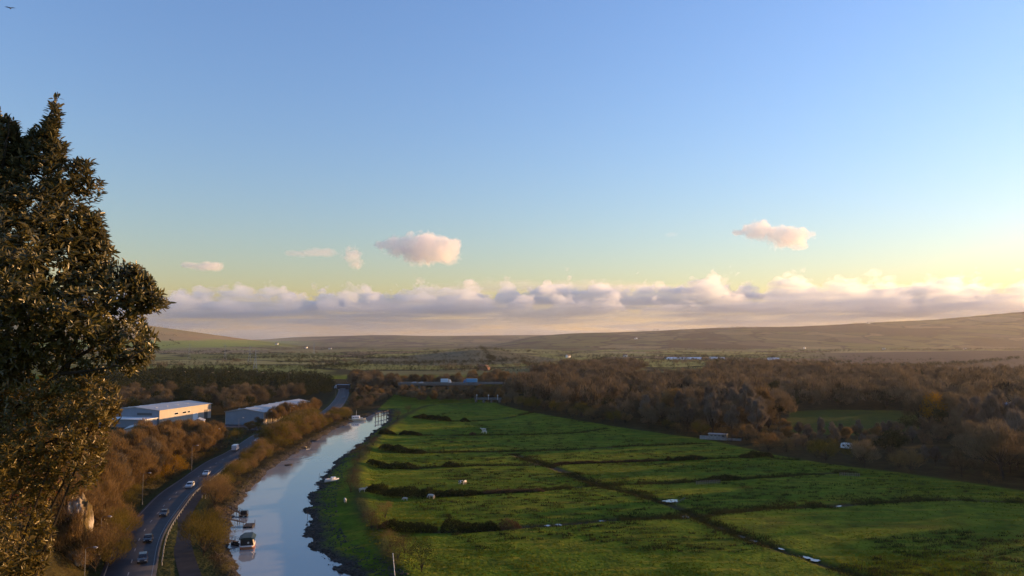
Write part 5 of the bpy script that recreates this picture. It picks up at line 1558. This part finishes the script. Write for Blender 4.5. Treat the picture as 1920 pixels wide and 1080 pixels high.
cow(679, 930, R(-70), H_WHITE, "cream white cow standing at the left end of the long hedge", False, 1.05)
cow(647, 946, R(20), H_TAN, "white and brown cow on the levee nearest the river", True, 1.0)
cow(863, 909, R(-150), H_PIED, "black and white cow above the right end of the long hedge", False, 1.1)
cow(872, 908, R(160), H_WHITE, "white cow standing close behind the black and white one", True, 1.0)
cow(907, 809, R(100), H_WHITE, "white cow in the upper field, the farther of two together", False, 1.25)
cow(909, 813, R(60), H_WHITE, "white cow in the upper field, the nearer of two together", True, 1.25)

# ------------------------------------------------------------------ bird
c = A(19, 15, 70); e = empty("bird", c, .4, "small dark bird high in the corner of the sky", "bird")
mb = MB(); mb.loft([[(math.cos(a) * w, y, math.sin(a) * w) for a in np.linspace(0, 2 * math.pi, 9)[:-1]] for y, w in ((-.24, .01), (-.12, .035), (.02, .06), (.14, .045), (.2, .03), (.26, .006))])
for s in (-1, 1): mb.add([(s * .03, .1, .02), (s * .2, .14, .10), (s * .48, -.02, .05), (s * .22, -.04, .09), (s * .03, -.08, .02), (s * .03, .1, .0), (s * .2, .14, .085), (s * .22, -.04, .075), (s * .03, -.08, .0)], [(0, 1, 2, 3, 4), (8, 7, 2, 6, 5)])
mb.build("body", paint("dark_feathers", (.02, .02, .022), .8), e)

# ------------------------------------------------------------------ the near evergreen oak, the shrub under it, the chalk face
def glossy_leaf(name, c0, c1, rough=0.33):
    t = NT(name)
    geo = t.n("NewGeometry")
    n = t.noise(t.n("TexCoord").outputs["Object"], 2.2, 3.0, 0.6)
    at = t.n("Attribute", attribute_name="tone").outputs["Fac"]
    c = t.mix(t.math('ADD', t.math('MULTIPLY', t.mapr(n, .3, .7), .5), t.math('MULTIPLY', at, .5)), c0, c1)
    under = t.mix(0.5, c, (0.14, 0.125, 0.070))
    c = t.mix(geo.outputs["Backfacing"], c, under)
    p = t.n("BsdfPrincipled", {"Base Color": c, "Roughness": rough, "Specular IOR Level": 0.45})
    tr = t.n("BsdfTranslucent", {"Color": c})
    mx = t.n("MixShader", {0: 0.32, 1: p.outputs[0], 2: tr.outputs[0]})
    t.t.links.new(mx.outputs[0], t.out.inputs[0])
    return t.m
def leafage(name, P, axis, r, nleaf, L0, L1, wd, mat, parent, spread=1.0):
    """tufts of narrow leaves round twig ends: two folded halves per leaf"""
    n = len(P); m = n * nleaf
    ax = np.repeat(unit(axis), nleaf, 0)
    a = unit(r.normal(size=(m, 3))); a = unit(a - ax * np.sum(a * ax, 1, keepdims=True))
    D = unit(ax * r.uniform(.1, 1.1, m)[:, None] + a * spread)
    B = np.repeat(P, nleaf, 0) + ax * (r.uniform(-.07, .03, m))[:, None] + r.normal(size=(m, 3)) * .006
    up = unit(np.cross(np.cross(D, ax), D) + r.normal(size=(m, 3)) * .35)
    S = unit(np.cross(D, up)); L = r.uniform(L0, L1, m)[:, None]; w = L * wd * r.uniform(.8, 1.2, m)[:, None]
    V = np.empty((m, 6, 3))
    V[:, 0] = B
    V[:, 1] = B + D * L * .40 + S * w + up * w * .35; V[:, 2] = B + D * L * .40 - S * w + up * w * .35
    V[:, 3] = B + D * L * .75 + S * w * .7 + up * w * .2 - up * L * .03; V[:, 4] = B + D * L * .75 - S * w * .7 + up * w * .2 - up * L * .03
    V[:, 5] = B + D * L - up * L * .08
    k = np.arange(m)[:, None] * 6
    F = np.concatenate([k + np.array([0, 1, 3, 5]), k + np.array([0, 5, 4, 2])])
    me = mesh_np(name, V.reshape(-1, 3), F, [mat])
    at = me.attributes.new("tone", 'FLOAT', 'POINT'); at.data.foreach_set("value", np.repeat(r.random(m), 6).astype(np.float32))
    return obj(name, me, parent)
def poly_edge(P, x, y):
    d, _ = pdist(np.vstack([P, P[:1]]), x, y); return d
def oak():
    r = np.random.default_rng(404)
    Yt = 11.0; k = Yt / FPX
    root = A(-150, 1150, Yt); root.z = tz(root.x, root.y)
    e = empty("holm_oak", root, 0, "big dark evergreen oak filling the left edge in front of everything", "tree")
    loc = lambda px, py, dy=0.0: np.array(A(px, py, Yt + dy)) - np.array(root)
    # trunk and limbs
    limbs = [([(-150, 1180, 0), (-140, 900, .1), (-90, 720, .1), (-40, 560, 0), (10, 400, .1), (60, 280, 0), (98, 205, 0), (108, 172, 0)], .11, .004),
             ([(-100, 850, 0), (0, 790, -.1), (60, 745, -.2), (120, 690, -.2), (185, 645, -.1), (235, 590, 0), (285, 572, .1)], .075, .006),
             ([(110, 700, -.2), (170, 695, -.4), (230, 685, -.5), (275, 650, -.4)], .03, .005),
             ([(125, 690, -.2), (150, 610, .2), (190, 560, .3), (240, 520, .3)], .035, .005),
             ([(-50, 580, 0), (60, 540, -.3), (150, 500, -.3), (210, 490, -.2)], .05, .005),
             ([(0, 430, .1), (80, 400, .3), (150, 350, .3), (178, 318, .2)], .04, .005),
             ([(-40, 560, 0), (-10, 380, -.4), (10, 280, -.4), (18, 215, -.3)], .05, .006),
             ([(-110, 780, 0), (-30, 700, .6), (60, 640, .8), (140, 640, .7)], .05, .005),
             ([(-120, 900, 0), (-20, 860, -.5), (90, 830, -.6), (200, 800, -.4)], .05, .005)]
    mb = MB()
    for pts, r0, r1 in limbs:
        n = len(pts); q = [Vector(loc(*p)) for p in pts]
        rs = [r0 + (r1 - r0) * (i / (n - 1)) ** .6 for i in range(n)]
        fine = []; fr = []
        for i in range(n - 1):
            for s in range(4):
                t = s / 4; fine.append(q[i].lerp(q[i + 1], t) + Vector(r.normal(size=3) * .012)); fr.append(rs[i] + (rs[i + 1] - rs[i]) * t)
        fine.append(q[-1]); fr.append(rs[-1])
        mb.tube(fine, fr, 7)
    mb.build("trunk", leaf_mat("oak_bark", (.022, .018, .014), (.065, .052, .038), 0.0, 0, 6.0), e)
    out = np.array([(18, 218), (32, 240), (42, 266), (60, 246), (80, 240), (97, 205), (106, 178), (111, 182), (114, 205), (108, 240), (120, 270), (136, 290), (148, 300), (174, 306), (170, 325), (160, 335), (192, 342), (186, 375), (190, 418), (196, 438), (212, 470), (232, 488), (262, 502), (280, 525), (296, 548), (318, 566), (298, 582), (272, 584), (262, 600), (290, 622), (292, 648), (284, 668), (262, 690), (238, 704), (150, 712), (60, 720), (-100, 760), (-420, 700), (-420, 300), (-200, 180), (-60, 190), (5, 218)], float)
    low = np.array([(-420, 690), (40, 722), (130, 712), (215, 705), (252, 722), (262, 745), (256, 780), (238, 800), (240, 840), (222, 870), (205, 905), (178, 915), (150, 900), (135, 930), (140, 985), (128, 1030), (112, 1100), (60, 1240), (-420, 1240)], float)
    def cloud_pts(poly, N, thin, seed, ys=1.0):
        P = []
        while sum(len(p) for p in P) < N:
            x = r.uniform(poly[:, 0].min(), poly[:, 0].max(), 6000); x = np.where(r.random(6000) < .72, np.abs(x) % 330 - 20, x)
            y = r.uniform(poly[:, 1].min(), poly[:, 1].max(), 6000)
            m = in_poly(poly, x, y); x, y = x[m], y[m]
            d = poly_edge(poly, x, y)
            cl = vnoise(x, y, 55, seed, 3, .55) + .5 * vnoise(x, y, 22, seed + 1, 2)
            keep = r.random(len(x)) < np.clip(.80 + thin * cl, .04, 1)
            if seed == 61: keep &= (r.random(len(x)) < np.where((y > 590) & (x > 30), .55, 1))
            x, y, d = x[keep], y[keep], d[keep]
            dep = np.clip(.12 + d * k * .95, .1, 1.7)
            dy = r.uniform(-1, 1, len(x)) * dep
            P.append(np.stack([x, y, dy], -1))
        P = np.concatenate(P)[:N]
        q = np.array([loc(*p) for p in P])
        return P, q
    P, q = cloud_pts(out, 6300, 1.25, 61)
    cen = loc(20, 560)
    axis = unit(q - cen) * np.array([1, 1, .8]) + np.array([0.1, -.15, .75]) + r.normal(size=q.shape) * .45
    OAKM = glossy_leaf("oak_leaves", (0.040, 0.041, 0.011), (0.140, 0.114, 0.030))
    leafage("crown", q, axis, r, 8, .072, .130, .165, OAKM, e)
    # the shrubby growth below it
    root2 = A(-40, 1300, 10.4); 
    e2 = empty("evergreen_shrub", (root2.x, root2.y, tz(root2.x, root2.y)), 0, "olive green evergreen shrub growing below the big oak at the bottom left", "shrub")
    P, q2 = cloud_pts(low, 4600, .9, 81)
    q2 = q2 + np.array(root) - np.array(e2.location) + np.array([0, -.5, 0])
    axis = np.stack([r.normal(size=len(q2)) * .5 + .2, r.normal(size=len(q2)) * .4 - .25, np.full(len(q2), .9)], -1)
    leafage("crown", q2, axis, r, 10, .055, .100, .15, glossy_leaf("shrub_leaves", (0.065, 0.052, 0.008), (0.215, 0.150, 0.028)), e2)
    mb = MB()
    for j in range(14):
        t = q2[r.integers(0, len(q2))]
        mb.tube([(0, 0, -.3), (t[0] * .4 + r.normal() * .1, t[1] * .4, t[2] * .5), tuple(t)], [.035, .022, .006], 6)
    mb.build("stems", BARK, e2)
    # a reddish bramble behind the shrub
    c3 = A(20, 905, 16); root3 = (c3.x, c3.y, tz(c3.x, c3.y))
    e3 = empty("red_leaved_bramble", root3, 0, "rust red leafy bramble showing through the shrub at the left edge", "bramble")
    n = 700; q3 = unit(r.normal(size=(n, 3))) * (r.random((n, 1)) ** .5) * np.array([1.0, .7, .75]) + np.array([0, 0, c3.z - root3[2]])
    leafage("leaves", q3, r.normal(size=(n, 3)) + np.array([0, -.4, .5]), r, 7, .05, .08, .28, glossy_leaf("red_leaves", (0.09, 0.028, 0.012), (0.20, 0.07, 0.025), .5), e3)
    mb = MB()
    for j in range(8): t = q3[r.integers(0, n)]; mb.tube([(r.normal() * .2, r.normal() * .2, -.2), tuple(t)], [.03, .008], 5)
    mb.build("stems", BARK, e3)
oak()

def chalk(c, size, seed, label):
    import bmesh
    bm = bmesh.new(); bmesh.ops.create_icosphere(bm, subdivisions=5, radius=1.0)
    V = np.array([v.co[:] for v in bm.verts])
    n = vnoise(V[:, 0] * 3 + V[:, 2] * 2 + seed, V[:, 1] * 3 - V[:, 2] * 3, 1.0, seed, 4, .6)
    n2 = np.abs(vnoise(V[:, 0] * 5 + seed, V[:, 2] * 7 + V[:, 1], 1.0, seed + 3, 3, .6))
    V = np.sign(V) * np.abs(V) ** .75
    V = V * (1 + .28 * n - .18 * n2)[:, None] * np.array(size)
    F = np.array([[v.index for v in f.verts] for f in bm.faces]); bm.free()
    t = NT("chalk_rock"); oc = t.n("TexCoord").outputs["Object"]
    a = t.noise(t.mapping(oc, scale=(1, 1, .5)), .55, 6.0, .65); b = t.noise(oc, .16, 3.0, .5)
    col = t.ramp(a, [(.32, (.10, .075, .045)), (.45, (.30, .25, .18)), (.62, (.50, .45, .37))])
    col = t.mix(t.mapr(b, .40, .52), col, (.090, .066, .024))
    m = t.surf(col, .95, .1, bump=a, bd=.5, bs=1.0)
    return tag(obj("chalk_outcrop", mesh_np("chalk_outcrop", V, F, [m]), None, c, 0.3), label, "rock", "chalk faces above the road")
c = A(146, 960, 150); c.z = 7.5
chalk(c, (2.6, 3.0, 7.4), 3, "upper pale chalk face at the edge of the big oak")
c = A(184, 975, 162); c.z = 3.6
chalk(c, (1.9, 2.6, 5.6), 8, "lower pale chalk face above the road")

# ------------------------------------------------------------------ clouds (real volumes, far beyond the hills)
CLD = 0.004
def cloud_mat(name, lobes, dens, amp, freq, flat=-0.35, asp=(1, 1, 1)):
    """density from a union of soft ellipsoids in the cloud's own space, eroded by noise"""
    t = NT(name)
    oc = t.n("TexCoord").outputs["Object"]
    oa = t.mapping(oc, scale=asp)
    w = t.n("TexNoise", {"Vector": oa, "Scale": freq, "Detail": 5.0, "Roughness": 0.64}).outputs[0]
    wob = t.n("TexNoise", {"Vector": oa, "Scale": freq * 1.5, "Detail": 2.0})
    ob = t.n("VectorMath", {0: oa, 1: t.n("VectorMath", {0: wob.outputs["Color"], "Scale": 0.3}, operation='SCALE').outputs[0]}, operation='ADD').outputs[0]
    vn = t.n("TexVoronoi", {"Vector": ob, "Scale": freq * 1.1, "Smoothness": 0.3}, feature='SMOOTH_F1').outputs["Distance"]
    acc = None
    for (c, r) in lobes:
        q = t.mapping(oc, scale=(1 / r[0], 1 / r[1], 1 / r[2]), loc=(-c[0] / r[0], -c[1] / r[1], -c[2] / r[2]))
        ln = t.n("VectorMath", {0: q}, operation='LENGTH').outputs["Value"]
        e = t.math('SUBTRACT', 1.0, ln)
        acc = e if acc is None else t.math('SMOOTH_MAX', acc, e, 0.25)
    d = t.math('ADD', acc, t.math('MULTIPLY', t.math('SUBTRACT', w, 0.5), amp))
    d = t.math('ADD', d, t.math('MULTIPLY', t.math('SUBTRACT', 0.45, vn), amp * 0.32))
    d = t.mapr(d, 0.05, 0.15)
    z = t.n("SeparateXYZ", {0: oc}).outputs[2]
    d = t.math('MULTIPLY', d, t.mapr(t.math('ADD', z, t.math('MULTIPLY', w, 0.3)), flat, flat + 0.25))
    d = t.math('MULTIPLY', d, dens)
    v = t.n("VolumePrincipled", {"Color": (1, 1, 1), "Density": d, "Anisotropy": 0.25})
    t.t.links.new(v.outputs[0], t.out.inputs["Volume"])
    t.m.cycles.volume_step_rate = 0.45
    return t.m

def ico(scale, sub=2):
    import bmesh
    bm = bmesh.new()
    bmesh.ops.create_icosphere(bm, subdivisions=sub, radius=1.0)
    me = bpy.data.meshes.new("cloud")
    bm.to_mesh(me); bm.free()
    return me

def cloud(px, py, Y, wpx, hpx, lobes, dens, amp, freq, label, flat=-0.35, depth=0.7):
    c = A(px, py, Y)
    k = Y / FPX
    o = obj("cloud", ico(1), None, c)
    o.scale = (wpx * k / 2, wpx * k / 2 * depth, hpx * k / 2)
    o.data.materials.append(cloud_mat("cloud_vapour", lobes, dens, amp, freq, flat, (1, depth, hpx / wpx)))
    return tag(o, label, "cloud", "small clouds above the cloud bank")

YC = 24000.0
cloud(788, 468, YC, 190, 96, [((0.1, 0, -.1), (0.62, .7, .5)), ((.08, 0, .38), (.42, .5, .36)), ((.42, 0, .12), (.4, .5, .4)), ((-.35, 0, .12), (.42, .5, .42)), ((.5, 0, -.25), (.35, .5, .35)), ((-.65, 0, .2), (.3, .3, .2))],
      0.0019, 2.0, 4.4, "largest golden cloud high over the middle of the bank", -.6)
cloud(660, 482, YC, 64, 62, [((0, 0, .1), (.6, .6, .55)), ((.3, 0, -.4), (.4, .5, .4))], 0.0019, 2.0, 3.4, "small puffy golden cloud just left of the largest one", -.8)
cloud(590, 474, YC, 130, 34, [((0.1, 0, 0), (.7, .6, .5)), ((-.5, 0, -.1), (.4, .5, .35))], 0.0007, 1.7, 3.2, "thin grey wisp of cloud left of the small puffy one", -.9)
cloud(385, 500, YC, 100, 40, [((.15, 0, 0), (.6, .6, .5)), ((-.5, 0, .15), (.4, .5, .35))], 0.0018, 1.4, 2.8, "small pinkish cloud nearest the dark tree", -.7)
cloud(1448, 442, YC, 170, 84, [((.35, 0, -.1), (.5, .6, .5)), ((-.22, 0, .42), (.26, .4, .3)), ((.72, 0, .05), (.22, .3, .22)), ((-.72, 0, .15), (.2, .3, .14)), ((-.3, 0, .2), (.42, .5, .42)), ((.1, 0, .15), (.35, .4, .35)), ((.6, 0, -.3), (.3, .4, .35))],
      0.0018, 2.1, 4.6, "golden cloud standing alone high on the sunny side", -.8)
cloud(1258, 440, YC, 40, 16, [((0, 0, 0), (.7, .7, .7))], 0.0003, 1.1, 2.6, "tiny faint wisp between the two largest clouds", -.9)
cloud(1562, 540, YC, 26, 16, [((0, 0, 0), (.8, .8, .8))], 0.0008, 1.0, 2.6, "tiny dark cloud scrap just above the bank", -.9)

def bank(name, Y0, Y1, x0, x1, tops, dens, label, amp=780.0, soft=45.0, sc=1.0, floor=0.0, g=0.5, low=(350., 1000., 0.5), step=0.4):
    """a long bank: density where z is under a top line that puffs up and down"""
    t = NT(name)
    ocn = t.n("TexCoord").outputs["Object"]
    s = t.n("SeparateXYZ", {0: ocn})
    k = (Y0 + Y1) / 2 / FPX
    X0, X1 = (x0 - CX) * k, (x1 - CX) * k
    H = max((YH - y) for _, y in tops) * k + 500
    u = t.mapr(s.outputs[0], X0, X1)
    cv = t.n("FloatCurve")
    c = cv.mapping.curves[0]
    while len(c.points) < len(tops): c.points.new(0.5, 0.5)
    for p, (px, py) in zip(c.points, tops):
        p.location = ((px - x0) / (x1 - x0), (YH - py) * k / H)
        p.handle_type = 'AUTO_CLAMPED'
    cv.mapping.update()
    t.set(cv.inputs[1], u)
    top = t.math('MULTIPLY', cv.outputs[0], H)
    q = t.mapping(ocn, scale=(1, 0.35, 1.15))
    wob = t.n("TexNoise", {"Vector": q, "Scale": 1 / 260.0, "Detail": 3.0})
    qq = t.n("VectorMath", {0: q, 1: t.n("VectorMath", {0: wob.outputs["Color"], "Scale": 190.0}, operation='SCALE').outputs[0]}, operation='ADD').outputs[0]
    big = t.noise(q, 1 / 1100.0 * sc, 2.0, 0.5)
    fine = t.noise(q, 1 / 240.0 * sc, 4.0, 0.62)
    def puffs(size):
        vn = t.n("TexVoronoi", {"Vector": qq, "Scale": 1 / size, "Smoothness": 0.35}, feature='SMOOTH_F1')
        return t.math('SUBTRACT', 0.5, vn.outputs["Distance"])
    h = t.math('ADD', top, t.math('MULTIPLY', t.math('SUBTRACT', big, 0.5), amp * 1.9))
    h = t.math('ADD', h, t.math('MULTIPLY', puffs(720.0), amp * 0.95))
    h = t.math('ADD', h, t.math('MULTIPLY', puffs(260.0), amp * 0.42))
    h = t.math('ADD', h, t.math('MULTIPLY', t.math('SUBTRACT', fine, 0.5), amp * 0.7))
    d = t.mapr(t.math('SUBTRACT', h, s.outputs[2]), 0.0, soft)
    lay = t.noise(t.mapping(ocn, scale=(1 / 2600.0, 1 / 2600.0, 1 / 170.0)), 1.0, 4.0, 0.6)
    d = t.math('MULTIPLY', d, t.mapr(lay, 0.36, 0.64, 0.35, 1.5))
    d = t.math('MULTIPLY', d, t.mapr(s.outputs[2], low[0], low[1], low[2], 1.0))
    if floor: d = t.math('MULTIPLY', d, t.mapr(t.math('ADD', s.outputs[2], t.math('MULTIPLY', t.math('SUBTRACT', fine, .5), 300.0)), floor, floor + 250.0))
    d = t.math('MULTIPLY', d, dens)
    v = t.n("VolumePrincipled", {"Color": (0.90, 0.965, 1.0), "Density": d, "Anisotropy": g})  # blue tint put into the vapour for skylight on its shaded body
    t.t.links.new(v.outputs[0], t.out.inputs["Volume"])
    t.m.cycles.volume_step_rate = step
    mb = MB()
    mb.box(((X0 + X1) / 2, (Y0 + Y1) / 2, H / 2), (X1 - X0, Y1 - Y0, H))
    o = mb.build("cloud_bank", t.m)
    return tag(o, label, "cloud bank", None, "stuff")

TOPS = [(-600, 555), (290, 552), (420, 549), (445, 541), (480, 553), (600, 551), (700, 546), (740, 549), (790, 531), (830, 545), (895, 540), (930, 549), (1060, 532), (1090, 540), (1130, 530), (1190, 527), (1240, 540),
        (1330, 527), (1390, 530), (1430, 540), (1480, 520), (1540, 541), (1615, 531), (1660, 543), (1720, 534), (1820, 530), (1880, 541), (1940, 530), (2300, 540)]
bank("cloud_bank_vapour", YC, YC + 1600, -600, 2300, TOPS, 0.0019, "long bank of grey and peach cumulus along the whole horizon")
PUFF = [(-300, 566), (290, 560), (330, 552), (400, 566), (445, 545), (500, 570), (560, 572), (620, 560), (690, 549), (730, 572), (785, 536), (830, 562), (880, 546), (935, 574), (1060, 544), (1100, 570), (1130, 548), (1180, 568), (1250, 549), (1330, 534), (1400, 552), (1440, 562), (1490, 530), (1560, 556), (1620, 537), (1690, 560), (1800, 540), (1880, 560), (1960, 540), (2100, 560)]
bank("cloud_puffs_vapour", 20500.0, 21300.0, -300, 2100, PUFF, 0.0021, "nearer broken row of small puffy clouds before the long bank", amp=900.0, soft=60.0, floor=820.0, low=(0., 1., 1.), step=0.6)
bank("high_sheet_vapour", 29000.0, 30500.0, 760, 1420, [(760, 560), (830, 532), (900, 522), (1000, 521), (1090, 524), (1180, 524), (1280, 532), (1420, 560)], 0.00045, "thin pale sheet of cloud behind the middle of the bank", amp=200.0, soft=260.0, floor=1900.0, low=(0., 1., 1.), step=1.0)

# ------------------------------------------------------------------ haze: one closed box of even air
def haze(dens, col, g, top):
    mb = MB()
    lo = -7.0
    mb.box((0, 2500.0, (lo + top) / 2), (37000.0, 25000.0, top - lo))
    t = NT("haze_air")
    v = t.n("VolumePrincipled", {"Color": col, "Density": dens, "Anisotropy": g})
    t.t.links.new(v.outputs[0], t.out.inputs["Volume"])
    return tag(mb.build("haze", t.m), "pale evening haze filling the valley", "haze", None, "stuff")
haze(2.2e-5, (0.95, 0.95, 1.0), 0.42, 290.0)
